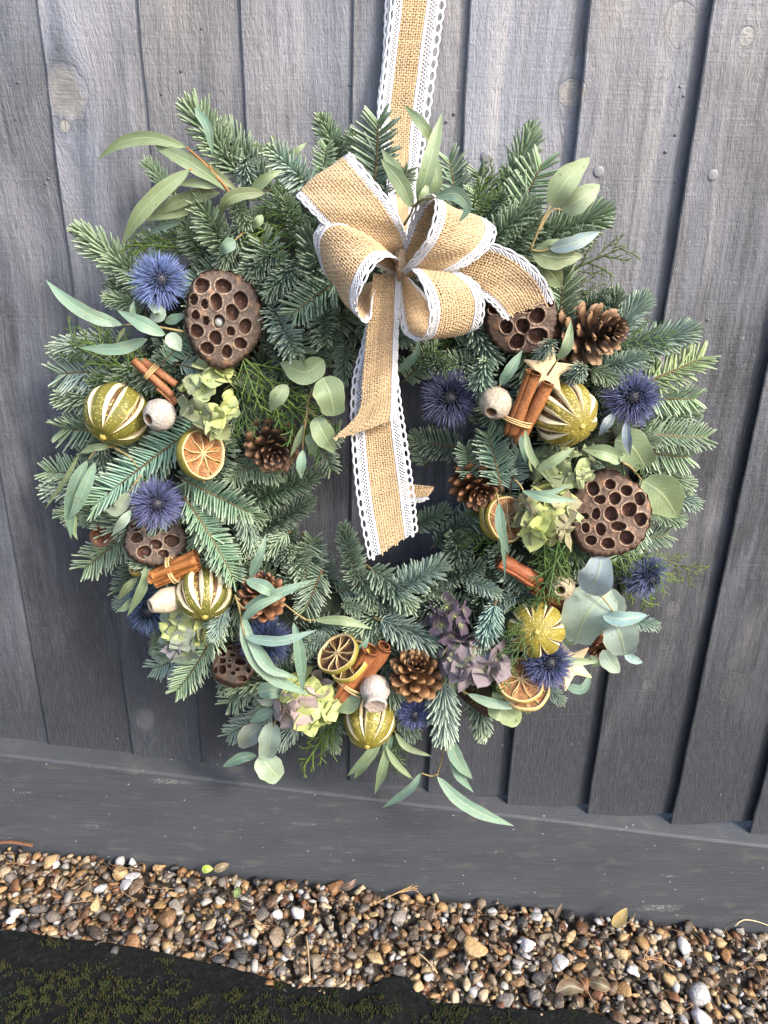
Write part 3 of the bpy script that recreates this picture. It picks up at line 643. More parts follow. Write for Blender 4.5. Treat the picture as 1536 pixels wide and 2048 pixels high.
KEY = [ # base, tip, depth base, depth tip, style, hue
 (480, 350, 372, 212, 5, 6, 'brush', GRN), (540, 380, 440, 255, 4, 4, 'brush', DRK), (500, 380, 478, 300, 6, 9, 'fan', BLUE), (640, 390, 528, 298, 6, 8, 'fan', BLUE),
 (690, 340, 640, 228, 4, 5, 'brush', GRN), (740, 350, 690, 262, 4, 5, 'fan', GRN), (745, 400, 768, 228, 6, 7, 'comb', DRK), (640, 370, 660, 290, 5, 6, 'comb', GRN),
 (915, 440, 905, 300, 5, 5, 'comb', DRK), (985, 450, 950, 330, 4, 4.5, 'comb', DRK), (985, 450, 1080, 265, 5, 5, 'brush', GRN), (1010, 470, 1100, 320, 6, 7, 'comb', GRN),
 (1060, 490, 1215, 425, 5, 6, 'brush', GRN), (970, 500, 1065, 395, 8, 9, 'fan', GRN), (1000, 520, 1080, 430, 8, 9, 'brush', GRN), (1090, 520, 1190, 455, 6, 7, 'fan', DRK),
 (1105, 700, 1140, 545, 8, 7, 'comb', GRN), (1200, 690, 1293, 595, 5, 4, 'brush', BLUE), (1250, 700, 1388, 662, 6, 6, 'brush', BLUE), (1200, 740, 1300, 705, 8, 9, 'fan', BLUE),
 (1290, 765, 1425, 715, 6, 6, 'comb', YEL), (1290, 800, 1408, 795, 5, 5, 'comb', GRN), (1280, 850, 1395, 815, 4, 4, 'brush', GRN), (1280, 865, 1430, 888, 6, 6, 'comb', GRN),
 (1270, 900, 1390, 925, 5, 5, 'comb', GRN), (1280, 930, 1385, 970, 4, 4, 'brush', GRN), (1310, 980, 1405, 1003, 4, 4, 'fan', BLUE), (1280, 1010, 1370, 1040, 4, 4, 'brush', GRN),
 (1250, 1080, 1350, 1075, 4, 4, 'comb', DRK), (1240, 1130, 1290, 1110, 5, 6, 'fan', BLUE), (1075, 1360, 1125, 1400, 5, 6, 'fan', BLUE), (1250, 1240, 1300, 1245, 4, 4, 'fan', BLUE),
 (885, 1365, 890, 1482, 9, 9.5, 'brush', BLUE), (790, 1390, 830, 1475, 7, 7, 'brush', DRK), (770, 1330, 800, 1420, 8, 8, 'brush', DRK), (560, 1400, 452, 1490, 5, 4.5, 'comb', BLUE),
 (600, 1430, 560, 1500, 4, 4, 'fan', BLUE), (520, 1350, 440, 1410, 5, 5, 'comb', GRN), (480, 1330, 455, 1360, 4, 4, 'comb', GRN), (440, 1230, 385, 1402, 9, 7, 'comb', GRN),
 (450, 1210, 430, 1290, 10, 11, 'fan', BLUE), (400, 1310, 285, 1332, 5, 4, 'comb', BLUE), (380, 1320, 345, 1360, 4, 4, 'comb', YEL), (320, 1250, 315, 1290, 4, 4, 'fan', YEL),
 (295, 1180, 228, 1220, 4, 4, 'fan', BLUE), (280, 1060, 145, 1135, 5, 5, 'comb', GRN), (270, 1040, 200, 1120, 5, 5, 'comb', GRN), (260, 1030, 110, 1025, 4, 4, 'brush', GRN),
 (230, 950, 72, 940, 4, 4, 'comb', GRN), (210, 960, 90, 990, 4, 4, 'fan', BLUE), (400, 850, 158, 1015, 8, 9.5, 'comb', (.10, .165, .13)), (330, 930, 275, 985, 8, 8, 'comb', GRN),
 (240, 860, 108, 862, 5, 5, 'comb', GRN), (230, 790, 112, 795, 5, 5, 'brush', GRN), (250, 745, 102, 738, 5, 5, 'comb', BLUE), (260, 690, 100, 682, 5, 5, 'brush', BLUE),
 (300, 640, 212, 565, 5, 5, 'fan', DRK), (290, 610, 215, 600, 6, 6, 'fan', GRN), (320, 590, 155, 455, 5, 5, 'brush', GRN), (330, 600, 240, 520, 6, 6, 'comb', GRN),
 (400, 510, 345, 400, 5, 5, 'brush', DRK), (460, 510, 385, 392, 8, 9, 'brush', GRN), (350, 390, 308, 348, 4, 4, 'fan', GRN), (360, 470, 270, 490, 5, 5, 'comb', BLUE),
 (600, 470, 560, 395, 7, 8, 'fan', GRN), (640, 600, 622, 445, 8, 9, 'brush', DRK), (680, 560, 568, 628, 9, 10, 'comb', (.12, .175, .12)), (540, 610, 605, 715, 8, 11, 'fan', BLUE),
 (640, 590, 660, 700, 8, 11, 'fan', DRK), (560, 500, 470, 560, 7, 8, 'brush', DRK), (600, 520, 530, 600, 8, 9, 'brush', DRK), (480, 450, 440, 540, 8, 8, 'brush', DRK),
 (690, 690, 690, 770, 8, 9, 'fan', DRK), (480, 740, 560, 790, 7, 8, 'comb', GRN), (500, 450, 460, 400, 8, 10, 'fan', GRN), (420, 560, 385, 610, 8, 9, 'comb', GRN),
 (370, 960, 512, 1035, 9, 10.5, 'comb', (.10, .16, .105)), (372, 1000, 490, 1160, 9.5, 10.5, 'comb', (.10, .16, .105)), (470, 1010, 655, 965, 6, 6, 'brush', (.07, .11, .06)), (500, 1070, 635, 1010, 6, 6, 'brush', DRK),
 (420, 960, 470, 880, 7, 8, 'comb', DRK), (380, 1000, 420, 930, 8, 9, 'comb', GRN), (610, 1160, 625, 1065, 6, 7, 'comb', DRK), (715, 1170, 688, 1045, 7, 7.5, 'brush', DRK),
 (560, 1120, 590, 1080, 6, 8, 'fan', DRK), (640, 1150, 605, 1240, 8, 8, 'comb', DRK), (720, 1220, 670, 1205, 8, 10, 'fan', DRK), (750, 1200, 840, 1215, 7, 8, 'brush', DRK),
 (780, 1190, 890, 1120, 8, 8, 'brush', BLUE), (760, 1240, 880, 1290, 8.5, 9, 'brush', BLUE), (840, 1230, 900, 1190, 7, 9, 'fan', DRK), (880, 1160, 975, 1130, 7, 8, 'brush', DRK),
 (930, 1160, 1010, 1185, 8, 9, 'fan', BLUE), (1030, 1190, 965, 1225, 8, 9, 'brush', BLUE), (990, 1210, 960, 1310, 9.5, 11, 'brush', (.10, .155, .152)), (870, 1090, 950, 1030, 6, 6.5, 'brush', DRK),
 (880, 1050, 1000, 1050, 5, 6, 'comb', DRK), (1000, 970, 980, 850, 10, 9.5, 'comb', (.085, .14, .105)), (945, 960, 925, 880, 9, 9, 'comb', GRN), (1020, 980, 1040, 890, 9, 9, 'comb', BLUE),
 (850, 930, 830, 870, 5, 5, 'comb', DRK), (930, 900, 820, 880, 5, 5, 'comb', DRK), (960, 775, 965, 700, 9, 12, 'fan', (.10, .165, .14)), (1085, 715, 1095, 682, 9.5, 11, 'fan', BLUE),
 (1150, 755, 1160, 730, 9.5, 11, 'fan', BLUE), (810, 760, 880, 690, 7, 8, 'comb', GRN), (840, 720, 900, 730, 7, 9, 'fan', DRK), (1180, 740, 1240, 760, 9, 9, 'fan', GRN),
 (330, 720, 360, 690, 9, 9, 'comb', (.1, .16, .11)), (360, 730, 420, 745, 9, 8.5, 'comb', BLUE), (470, 830, 440, 860, 8, 8, 'fan', GRN), (640, 880, 660, 930, 6, 6, 'comb', DRK),
 (620, 900, 690, 850, 6, 7, 'comb', GRN), (560, 980, 620, 930, 5, 6, 'comb', DRK), (640, 1270, 590, 1330, 8, 9, 'fan', GRN), (600, 1280, 650, 1290, 8, 9, 'comb', BLUE), (700, 1260, 760, 1280, 7, 8, 'comb', GRN),
 (820, 1060, 900, 1010, 5, 5, 'brush', DRK), (790, 1160, 740, 1190, 5, 6, 'fan', GRN), (1110, 1080, 1150, 1100, 7, 8, 'fan', GRN), (390, 1270, 330, 1300, 4, 4, 'fan', GRN)]
for (bx, by, tx, ty, bd, td, st, hu) in KEY:
    ll = math.hypot(tx - bx, ty - by); q = max(.6, 1 - 16 / ll); tx, ty = bx + (tx - bx) * q, by + (ty - by) * q
    sprig(bx, by, tx, ty, bd, td, st, hu)
for i in range(210):                                    # the dense body of the ring
    a = i * 2.39996; rr = random.uniform(265, 520) if i % 4 else random.uniform(230, 300)
    bx, by = 752 + rr * math.cos(a), 900 + rr * .97 * math.sin(a)
    out = 1 if rr > 310 else -0.6
    da = a + random.uniform(-1.1, 1.1); ln = random.uniform(100, 170)
    tx, ty = bx + out * ln * math.cos(da), by + out * ln * math.sin(da)
    rt = math.hypot(tx - 752, (ty - 930))
    if rt < 200: continue
    if rt > 590: tx, ty = bx + (tx - bx) * .6, by + (ty - by) * .6
    if abs(tx - 760) < 110 and ty > 900 and ty < 1150: continue
    bd = random.uniform(2.2, 6.6)
    sprig(bx, by, tx, ty, bd, bd + random.uniform(0, 2.0), random.choice(['brush', 'brush', 'fan', 'comb']), random.choice(HUES[:6] + [DRK, DRK]))
for i in range(110):                                    # short side shoots filling the gaps
    a = i * 2.39996 + .7; rr = random.uniform(225, 560)
    bx, by = 752 + rr * math.cos(a), 900 + rr * .97 * math.sin(a); da = random.uniform(0, 6.28); ln = random.uniform(70, 115)
    tx, ty = bx + ln * math.cos(da), by + ln * math.sin(da); rt = math.hypot(tx - 752, ty - 930)
    if rt < 195 or rt > 560 or (abs(tx - 760) < 110 and 900 < ty < 1150): continue
    bd = random.uniform(5.2, 7.2); sprig(bx, by, tx, ty, bd, bd + random.uniform(.2, 1.6), random.choice(['brush', 'fan', 'comb']), random.choice(HUES + [BLUE, GRN]))
# straw and moss ring under the foliage
na, nb = 120, 18; V = []
cw = P(752, 905, 3.4); mr = 395 * mpp(752, 880, 3.4)
for i in range(na):
    a = i * 2 * math.pi / na
    for j in range(nb):
        b_ = j * 2 * math.pi / nb; rad = .047 + .006 * fbm((math.cos(a) * 9, math.sin(a) * 9, b_ * 1.5))
        rr = mr + rad * 1.0 * math.cos(b_)
        V.append((cw.x + rr * math.cos(a), min(-.017, cw.y - rad * .62 * math.sin(b_)), cw.z + rr * math.sin(a)))
addw('moss_ring', np.array(V), [grid_faces(na, nb, True, True)], plain('dark_moss_base', (.02, .028, .016), .9, .5, 250, .9, .004), wreath)

# cypress: flat feathery sprays of scale-leaved branchlets
def cypress_variant(seed, L):
    r = np.random.default_rng(seed); segs = []
    def br(o, d, l, lev):
        n = 5; bend = r.normal(0, .12, 3); p = [o]
        for i in range(n - 1):
            d = nrm(d + bend * .35); p.append(p[-1] + d * l / (n - 1))
        segs.append((np.array(p), .00125 if lev == 0 else .00095 if lev == 1 else .00075, lev))
        if lev < 2:
            m = int(l / (.0085 if lev == 0 else .0058)) 
            for k in range(m):
                t = (k + .8) / (m + .6); q = np.array(p[0]) * 0 + np.array([np.interp(t * (n - 1), range(n), np.array(p)[:, c]) for c in range(3)])
                sd = 1 if k % 2 else -1; an = sd * r.uniform(.45, .75)
                dd = np.array([d[0] * math.cos(an) - d[1] * math.sin(an), d[0] * math.sin(an) + d[1] * math.cos(an), r.normal(0, .16) - .05])
                br(q, nrm(dd), l * (.52 if lev == 0 else .45) * (1 - .55 * t) * r.uniform(.75, 1.15), lev + 1)
    br(np.zeros(3), np.array([1., 0, .1]), L, 0)
    C = np.array([s[0] for s in segs]); 
    # scale leaves: resample with beads
    t = np.linspace(0, 4, 13); i0 = np.minimum(t.astype(int), 3); f = (t - i0)[None, :, None]
    C2 = C[:, i0] * (1 - f) + C[:, i0 + 1] * f
    rad = np.array([s[1] for s in segs])[:, None] * (1 + .28 * np.cos(np.arange(13) * math.pi))[None] * np.linspace(1, .55, 13)[None]
    V, F = tubes(C2, rad, rad * .7, sides=4)
    uv = np.stack([np.repeat(r.random(len(segs)), 52), np.tile(np.repeat(np.linspace(0, 1, 13), 4), len(segs)), np.repeat([s[2] / 2 for s in segs], 52)], 1)
    return mkmesh('cypress_sprig', V, F, None, uv), L
def m_cyp():
    b = NB('cypress_scale_leaves'); sp = b.n('ShaderNodeSeparateXYZ', None, i0=b.attr('par').outputs['Vector'])
    c = b.obj().outputs['Color']
    c = b.mix(b.math('MULTIPLY', sp.outputs[1], .5), c, b.mix(.6, c, (.16, .24, .03)))
    c = b.mix(b.math('MULTIPLY', sp.outputs[0], .4), c, (.02, .055, .018))
    return b.fin(c, .5, None, .4)
M_CYP = m_cyp()
CYPS = [cypress_variant(s, l) for s, l in ((1, .07), (2, .09), (3, .11), (4, .08))]
for me, _ in CYPS: me.materials.append(M_CYP)
LIME, CG = (.085, .14, .022), (.04, .085, .025)
for k, (bx, by, tx, ty, bd, td, hu) in enumerate([(400, 500, 255, 478, 7, 7, LIME), (420, 470, 270, 495, 7, 6.5, LIME), (640, 440, 500, 420, 8, 8, CG), (640, 440, 545, 520, 8, 8.5, CG), (590, 440, 480, 470, 7.5, 8, LIME),
        (610, 400, 575, 355, 7, 7, LIME), (360, 800, 165, 725, 7.5, 7, LIME), (330, 780, 140, 690, 6, 6, CG), (330, 800, 220, 760, 7, 7, CG), (470, 700, 640, 850, 9.5, 9.5, LIME), (460, 720, 520, 840, 9.5, 9.5, CG), (520, 760, 650, 890, 9.3, 9.3, CG),
        (1090, 1020, 1080, 1150, 10, 9.5, CG), (1040, 1060, 960, 1030, 8, 8, LIME), (1050, 1050, 970, 1090, 8, 8, LIME), (1120, 1060, 1100, 1190, 10, 10, CG), (1130, 1090, 1060, 1210, 10.2, 10.2, CG), (1150, 1070, 1110, 1190, 10, 10, LIME),
        (1200, 1090, 1345, 1130, 8, 8, LIME), (1200, 1110, 1300, 1175, 7, 7, LIME), (1210, 1130, 1290, 1215, 6, 6, LIME), (1260, 1090, 1395, 1140, 4, 4, (.06, .07, .02)), (1080, 1200, 1065, 1260, 11, 12.3, CG), (1010, 1290, 1010, 1350, 10.5, 11, CG),
        (680, 1430, 600, 1525, 7, 7, LIME), (690, 1420, 660, 1470, 8, 8, LIME), (780, 1440, 800, 1500, 7, 7, LIME), (1100, 560, 1250, 490, 5, 5, (.05, .075, .025)), (1110, 580, 1230, 600, 4, 4, (.05, .075, .025)), (930, 440, 940, 420, 8, 8.5, LIME),
        (1190, 700, 1290, 660, 8, 8, CG), (1190, 900, 1250, 920, 8.5, 9, CG), (300, 950, 260, 1010, 9.5, 10, LIME), (820, 680, 850, 700, 7, 8, CG), (1000, 640, 930, 720, 5, 5, CG), (960, 660, 880, 690, 5, 5.5, CG), (600, 780, 640, 880, 8.5, 9, CG), (690, 1400, 720, 1460, 7, 7, CG), (950, 1350, 1010, 1380, 8, 8, LIME)]):
    a, b_ = P(bx, by, bd), P(tx, ty, td); d = b_ - a; me, l0 = CYPS[k % 4]; s = max(.55, min(1.6, d.length / l0)); x = d.normalized()
    vz = (CAM - a).normalized(); z = (vz - x * vz.dot(x)).normalized(); y = z.cross(x); o = a - Vector(WO)
    add('cypress_sprig', me, None, wreath, Matrix(((x.x * s, y.x * s, z.x * s, o.x), (x.y * s, y.y * s, z.y * s, o.y), (x.z * s, y.z * s, z.z * s, o.z), (0, 0, 0, 1))), hu)

# eucalyptus leaves: (spine points in photo pixels with depth), width in pixels, outline
def m_leaf():
    b = NB('eucalyptus_leaf'); sp = b.n('ShaderNodeSeparateXYZ', None, i0=b.attr('par').outputs['Vector']); t, v, rr = sp.outputs
    c = b.obj().outputs['Color']; p = b.pos()
    n = b.noise(p, 160.0, 4.0).outputs[0]
    c = b.mix(b.mapr(n, .3, .7, 0, .6), c, b.mix(.5, c, (.26, .32, .25)))
    c = b.mix(b.mapr(b.noise(p, 75.0, 4.0, .65).outputs[0], .48, .7, 0, .5), c, b.mix(.5, c, (.13, .12, .05)))
    vs = b.n('ShaderNodeTexVoronoi', None, Vector=p, Scale=230.0)
    c = b.mix(b.math('MULTIPLY', b.math('MULTIPLY', b.mapr(vs.outputs['Distance'], .12, .3, 1.0, 0.0), b.math('GREATER_THAN', b.n('ShaderNodeSeparateColor', None, i0=vs.outputs['Color']).outputs[0], .82)), .6), c, (.10, .075, .035))
    av = b.math('ABSOLUTE', v)
    rib = b.mapr(av, .03, .09, 1.0, 0.0)
    wv = b.math('SINE', b.math('MULTIPLY', b.math('ADD', t, b.math('MULTIPLY', av, -.35)), 62.0))
    c = b.mix(b.math('MULTIPLY', b.mapr(wv, .8, 1.0), .3), c, (.32, .38, .26))
    c = b.mix(b.math('MULTIPLY', rib, .55), c, (.34, .40, .22))
    c = b.mix(b.math('MULTIPLY', b.mapr(av, .9, 1.0), .45), c, (.36, .36, .22))
    bs = b.fin(c, .5, b.bump(b.math('ADD', rib, b.math('MULTIPLY', n, .4)), .35, .0006), .4)
    tr = b.n('ShaderNodeBsdfTranslucent', None, Color=c)
    mx = b.n('ShaderNodeMixShader', None, i0=.15, i1=b.bsdf.outputs[0], i2=tr.outputs[0]); b.t.links.new(mx.outputs[0], b.out.inputs[0])
    return b.m
M_LEAF = m_leaf(); M_STEM = plain('eucalyptus_stem', (.22, .17, .07), .55, .25, 500); M_STEMR = plain('reddish_eucalyptus_stem', (.30, .13, .04), .55, .25, 500)
def leaf_mesh(sp, wpx, kind, cup=.18, twist=0.0, wav=.09):
    n, m = 22, 9
    C = curve(PA(sp), n); T = nrm(np.gradient(C, axis=0)); tm = np.linspace(0, 1, n)
    view = nrm(np.array(CAM[:]) - C); S = nrm(np.cross(view, T)); N = np.cross(T, S)
    if kind == 'lance': w = np.sin(math.pi * np.clip(tm, 0, 1) ** .78) ** .85 * (1 - .12 * tm)
    elif kind == 'round': w = np.sqrt(np.clip(1 - (2 * tm - 1) ** 2, 0, 1)) * (.88 + .12 * np.cos(tm * 5))
    else: w = np.sin(math.pi * tm ** .72) ** .75
    w = w * (1 + .05 * np.sin(tm * 11 + sp[0][0]) + .03 * np.sin(tm * 23 + sp[0][1])); w = np.maximum(w, .02); mm = mpp(sp[1][0], sp[1][1], sp[1][2]); hw = .5 * wpx * mm * w
    v = np.linspace(-1, 1, m); ph = random.uniform(0, 6)
    tw = twist * (tm - .3)[:, None]
    S2 = S * np.cos(tw) + N * np.sin(tw); N2 = N * np.cos(tw) - S * np.sin(tw)
    wv = wav * np.sin(tm[:, None] * 7 + ph + v[None] * 1.5)
    V = C[:, None] + S2[:, None] * (v[None, :, None] * hw[:, None, None]) + N2[:, None] * ((cup * np.abs(v)[None] ** 1.4 + wv * np.abs(v)[None]) * hw[:, None])[..., None]
    uv = np.stack([np.repeat(tm, m), np.tile(v, n), np.full(n * m, random.random())], 1)
    return V.reshape(-1, 3), [grid_faces(n, m)], uv
def euc(leaves, stems, stem_mat=None, up=1.3):
    """one sprig of the wreath: stem with its leaves"""
    stem_mat = stem_mat or M_STEM
    stems = [[(x, y, d + up) for x, y, d in s] for s in stems]; leaves = [([(x, y, d + up) for x, y, d in l[0]],) + tuple(l[1:]) for l in leaves]
    org = PA([stems[0][0]])[0]
    C = [curve(PA(s), 12) for s in stems]
    V, F = tubes(np.array(C), np.linspace(.0011, .0006, 12)[None], sides=6, ref=(.1, .9, .2))
    so_ = add('eucalyptus_sprig', mkmesh('eucalyptus_sprig', V - org, F), stem_mat, wreath, Matrix.Translation(Vector(org - WO)))
    for lf in leaves:
        sp, w, kind, hue = lf[:4]; kw = lf[4] if len(lf) > 4 else {}
        lv, lf_, uv = leaf_mesh(sp, w, kind, **kw)
        ob = add('leaf', mkmesh('leaf', lv - org, lf_, None, uv), M_LEAF, so_, None, Vector(hue) * random.uniform(.92, 1.08))
LG, LB, LT, LO, LP = (.17, .235, .115), (.135, .235, .175), (.105, .195, .145), (.13, .17, .07), (.27, .35, .29)
def L3(a, b_, d0, d1, bow=0.0, db=0.6):
    """base, tip -> spine with a sideways bow (fraction of its length)"""
    mx, my = (a[0] + b_[0]) / 2, (a[1] + b_[1]) / 2; dx, dy = b_[0] - a[0], b_[1] - a[1]
    return [(a[0], a[1], d0), (mx - dy * bow, my + dx * bow, (d0 + d1) / 2 + db), (b_[0], b_[1], d1)]
# upper left, long curved leaves on a reddish stem
euc([([(372, 294, 9), (300, 276, 9.5), (240, 287, 9.5), (195, 319, 9)], 27, 'lance', LG), ([(378, 340, 10), (320, 385, 10.5), (275, 435, 10.5), (242, 492, 9.5)], 34, 'lance', LG),
     ([(310, 290, 9), (370, 320, 9.6), (430, 360, 9.5), (465, 390, 9)], 30, 'lance', LG), ([(345, 300, 8.5), (410, 335, 9), (450, 362, 9), (480, 385, 8.5)], 26, 'lance', LO),
     ([(445, 372, 9), (400, 366, 9.3), (340, 366, 9)], 20, 'lance', LG), ([(440, 385, 8), (380, 395, 8.5), (322, 420, 8.3), (300, 440, 8)], 28, 'lance', LO), ([(400, 410, 8), (340, 425, 8.3), (285, 440, 8)], 26, 'lance', LO),
     ([(530, 386, 10), (480, 388, 10.5), (450, 405, 10.5), (440, 435, 9.5)], 26, 'lance', LO), ([(500, 385, 9), (535, 355, 9.5), (565, 340, 9)], 22, 'lance', LG), ([(570, 320, 6), (595, 300, 6.3), (613, 285, 6)], 14, 'lance', LG),
     ([(390, 215, 8), (415, 255, 8.3), (425, 310, 8)], 20, 'lance', LT), ([(525, 430, 9.5), (515, 445, 9.8), (505, 455, 9.4)], 18, 'lance', LG), ([(360, 445, 7), (330, 452, 7.3), (300, 462, 7)], 14, 'lance', LB)],
    [[(470, 400, 9), (440, 360, 9.4), (400, 318, 9.4), (372, 294, 9.2)], [(402, 332, 9.3), (390, 336, 9.5), (378, 340, 9.8)], [(440, 362, 9.4), (425, 345, 9.5), (420, 330, 9.5)]], M_STEMR)
# left, pale blue-green
euc([([(245, 650, 9), (185, 632, 9.6), (130, 598, 9.6), (92, 560, 9)], 30, 'lance', LB), ([(330, 670, 10), (290, 650, 10.5), (235, 621, 10)], 30, 'lance', LB), ([(295, 678, 9), (235, 698, 9.6), (160, 695, 9)], 26, 'lance', LB),
     ([(335, 668, 10), (350, 685, 10.2), (362, 702, 10)], 30, 'ovate', LP), ([(300, 640, 8), (320, 625, 8.5), (290, 600, 8)], 26, 'lance', LP), ([(330, 645, 8), (355, 635, 8.3), (375, 625, 8)], 20, 'lance', LB), ([(270, 650, 8), (265, 620, 8.3), (268, 600, 8)], 14, 'lance', LB), ([(250, 655, 8), (240, 672, 8), (232, 690, 8)], 8, 'lance', LO)],
    [[(375, 665, 9), (340, 658, 9.5), (290, 650, 9.5), (245, 650, 9)], [(290, 652, 9.4), (305, 655, 9.4), (330, 668, 9.8)]])
# drooping leaves over the left edge
euc([([(175, 920, 8), (155, 960, 8.6), (140, 1020, 8.4), (142, 1078, 8)], 30, 'lance', LT), ([(190, 925, 8.5), (170, 975, 9), (150, 1020, 8.8), (133, 1040, 8.4)], 26, 'lance', LB), ([(160, 905, 7), (130, 960, 7.4), (90, 1018, 7)], 10, 'lance', LO), ([(220, 893, 8), (190, 895, 8.4), (160, 906, 8)], 16, 'lance', LG), ([(150, 1030, 7.5), (148, 1060, 7.6), (155, 1080, 7.4)], 12, 'lance', LG)],
    [[(225, 893, 8), (195, 900, 8.2), (175, 920, 8.2)], [(225, 893, 8), (260, 915, 8.5), (275, 935, 8.5)]])
# rounded leaves left of the ribbon tail
euc([([(645, 755, 11), (660, 790, 11.6), (668, 832, 11)], 74, 'round', LG), ([(630, 835, 10.5), (645, 865, 11), (668, 905, 10.5)], 44, 'ovate', LG), ([(612, 843, 10), (603, 865, 10.2), (580, 915, 9.8)], 14, 'lance', LG), ([(612, 870, 10), (625, 890, 10.2), (620, 915, 9.8)], 22, 'ovate', LG), ([(606, 900, 10.4), (602, 930, 10.8), (603, 958, 10.4)], 20, 'lance', LB),
     ([(648, 720, 9.5), (610, 745, 9.8), (560, 725, 9)], 50, 'ovate', LG), ([(575, 770, 10), (555, 795, 10.5), (540, 822, 10)], 32, 'ovate', LG, {'twist': .8})],
    [[(615, 810, 10), (612, 840, 10.3), (606, 880, 10.3), (606, 900, 10.4)], [(613, 815, 10), (622, 822, 10.3), (630, 835, 10.5)], [(615, 812, 10), (624, 780, 10.2), (645, 756, 10.9)], [(610, 838, 10.3), (608, 845, 10.2), (606, 850, 10)]])
# silvery rounded leaves hanging at the lower left
euc([([(545, 1445, 8), (540, 1475, 8.8), (533, 1516, 8)], 52, 'round', LP, {'cup': .35}), ([(525, 1452, 7), (500, 1470, 7.4), (480, 1495, 7)], 40, 'ovate', (.2, .225, .19), {'cup': .4}), ([(518, 1512, 7), (538, 1535, 7.6), (560, 1558, 7)], 62, 'round', (.21, .28, .2)), ([(513, 1512, 6.5), (485, 1515, 6.9), (446, 1533, 6.3)], 20, 'ovate', LT, {'cup': .5}), ([(550, 1420, 8), (525, 1430, 8.4), (500, 1445, 8)], 22, 'lance', LT), ([(560, 1400, 8.5), (530, 1405, 8.8), (512, 1398, 8.4)], 16, 'lance', (.2, .22, .17))],
    [[(565, 1420, 8), (548, 1448, 8.2), (545, 1480, 8), (535, 1510, 7.4)], [(548, 1448, 8.1), (538, 1450, 7.8), (525, 1452, 7.3)]])
# narrow leaves below the lowest lime
euc([([(765, 1478, 7), (735, 1515, 7.4), (695, 1552, 6.8)], 22, 'lance', LG), ([(760, 1485, 6.5), (730, 1525, 7), (708, 1558, 6.4)], 22, 'lance', LG), ([(775, 1490, 7.2), (765, 1540, 7.5), (750, 1588, 6.8)], 20, 'lance', LG), ([(772, 1495, 7.4), (795, 1530, 7.6), (828, 1560, 7)], 14, 'lance', LG), ([(790, 1465, 7), (815, 1495, 7.3), (864, 1513, 6.8)], 14, 'lance', LG), ([(785, 1470, 6.6), (775, 1490, 6.8), (765, 1520, 6.4)], 18, 'lance', LT)],
    [[(790, 1440, 7), (782, 1460, 7.2), (772, 1490, 7.2)], [(784, 1458, 7.1), (788, 1462, 7), (792, 1466, 7)]])
# long teal leaves at the bottom on a yellow stem
euc([([(897, 1470, 8), (915, 1520, 8.5), (945, 1558, 7.8)], 28, 'lance', LB), ([(900, 1490, 7.4), (915, 1545, 7.9), (947, 1585, 7.2)], 20, 'lance', LB), ([(842, 1546, 7.5), (820, 1578, 8), (765, 1616, 7.4)], 17, 'lance', LT), ([(874, 1553, 7.5), (915, 1598, 8.2), (965, 1628, 8), (1028, 1652, 7.2)], 27, 'lance', LT)],
    [[(890, 1478, 7.6), (884, 1515, 7.7), (876, 1545, 7.6), (871, 1556, 7.5)], [(876, 1548, 7.6), (862, 1552, 7.5), (842, 1546, 7.6)]])
# big silver leaves lower right
euc([([(1222, 1180, 9), (1175, 1225, 9.8), (1150, 1285, 8.8)], 118, 'round', LP, {'cup': .1}), ([(1190, 1182, 8.8), (1215, 1205, 9.2), (1242, 1232, 8.6)], 72, 'round', (.17, .235, .225)), ([(1222, 1238, 9.8), (1240, 1270, 10.4), (1250, 1310, 9.4)], 84, 'round', (.27, .35, .315)), ([(1205, 1232, 10.8), (1245, 1238, 11.2), (1294, 1230, 10.4)], 30, 'ovate', (.14, .24, .25), {'cup': .4}), ([(1172, 1185, 9.5), (1195, 1150, 10.5), (1205, 1092, 9.6)], 66, 'ovate', (.30, .37, .42)), ([(1205, 1300, 8), (1220, 1325, 8.4), (1240, 1345, 8)], 34, 'ovate', LP), ([(1250, 1305, 8), (1265, 1318, 8.3), (1285, 1325, 8)], 18, 'ovate', (.15, .25, .26)), ([(1180, 1310, 8), (1195, 1325, 8.3), (1180, 1335, 8)], 12, 'lance', LG)],
    [[(1185, 1180, 9.5), (1205, 1195, 10), (1228, 1225, 10.6)], [(1225, 1222, 10.4), (1222, 1230, 10.2), (1222, 1240, 10)]])
euc([([(1100, 1300, 8.4), (1130, 1320, 8.8), (1200, 1325, 8.2)], 18, 'lance', LG), ([(1130, 1372, 7.8), (1165, 1378, 8.3), (1183, 1345, 7.6)], 20, 'lance', LB), ([(1150, 1310, 8), (1170, 1320, 8.2), (1185, 1312, 8)], 10, 'lance', LO)],
    [[(1090, 1340, 8), (1105, 1360, 8), (1130, 1372, 7.9)], [(1090, 1340, 8), (1092, 1320, 8.2), (1100, 1300, 8.4)]])
# right side rounded leaves
euc([([(1285, 962, 8), (1325, 990, 8.6), (1355, 1035, 7.8)], 78, 'ovate', (.19, .255, .115)), ([(1230, 880, 9), (1265, 895, 9.4), (1290, 935, 8.6)], 82, 'round', LG), ([(1245, 920, 9.6), (1210, 905, 10), (1165, 898, 9.4)], 32, 'ovate', LG, {'cup': .4}), ([(1240, 925, 9.6), (1225, 918, 9.8), (1205, 915, 9.6)], 20, 'ovate', LB)],
    [[(1245, 925, 9.4), (1262, 935, 9), (1285, 962, 8.4)], [(1238, 922, 9.5), (1244, 922, 9.5), (1248, 928, 9.4)]])
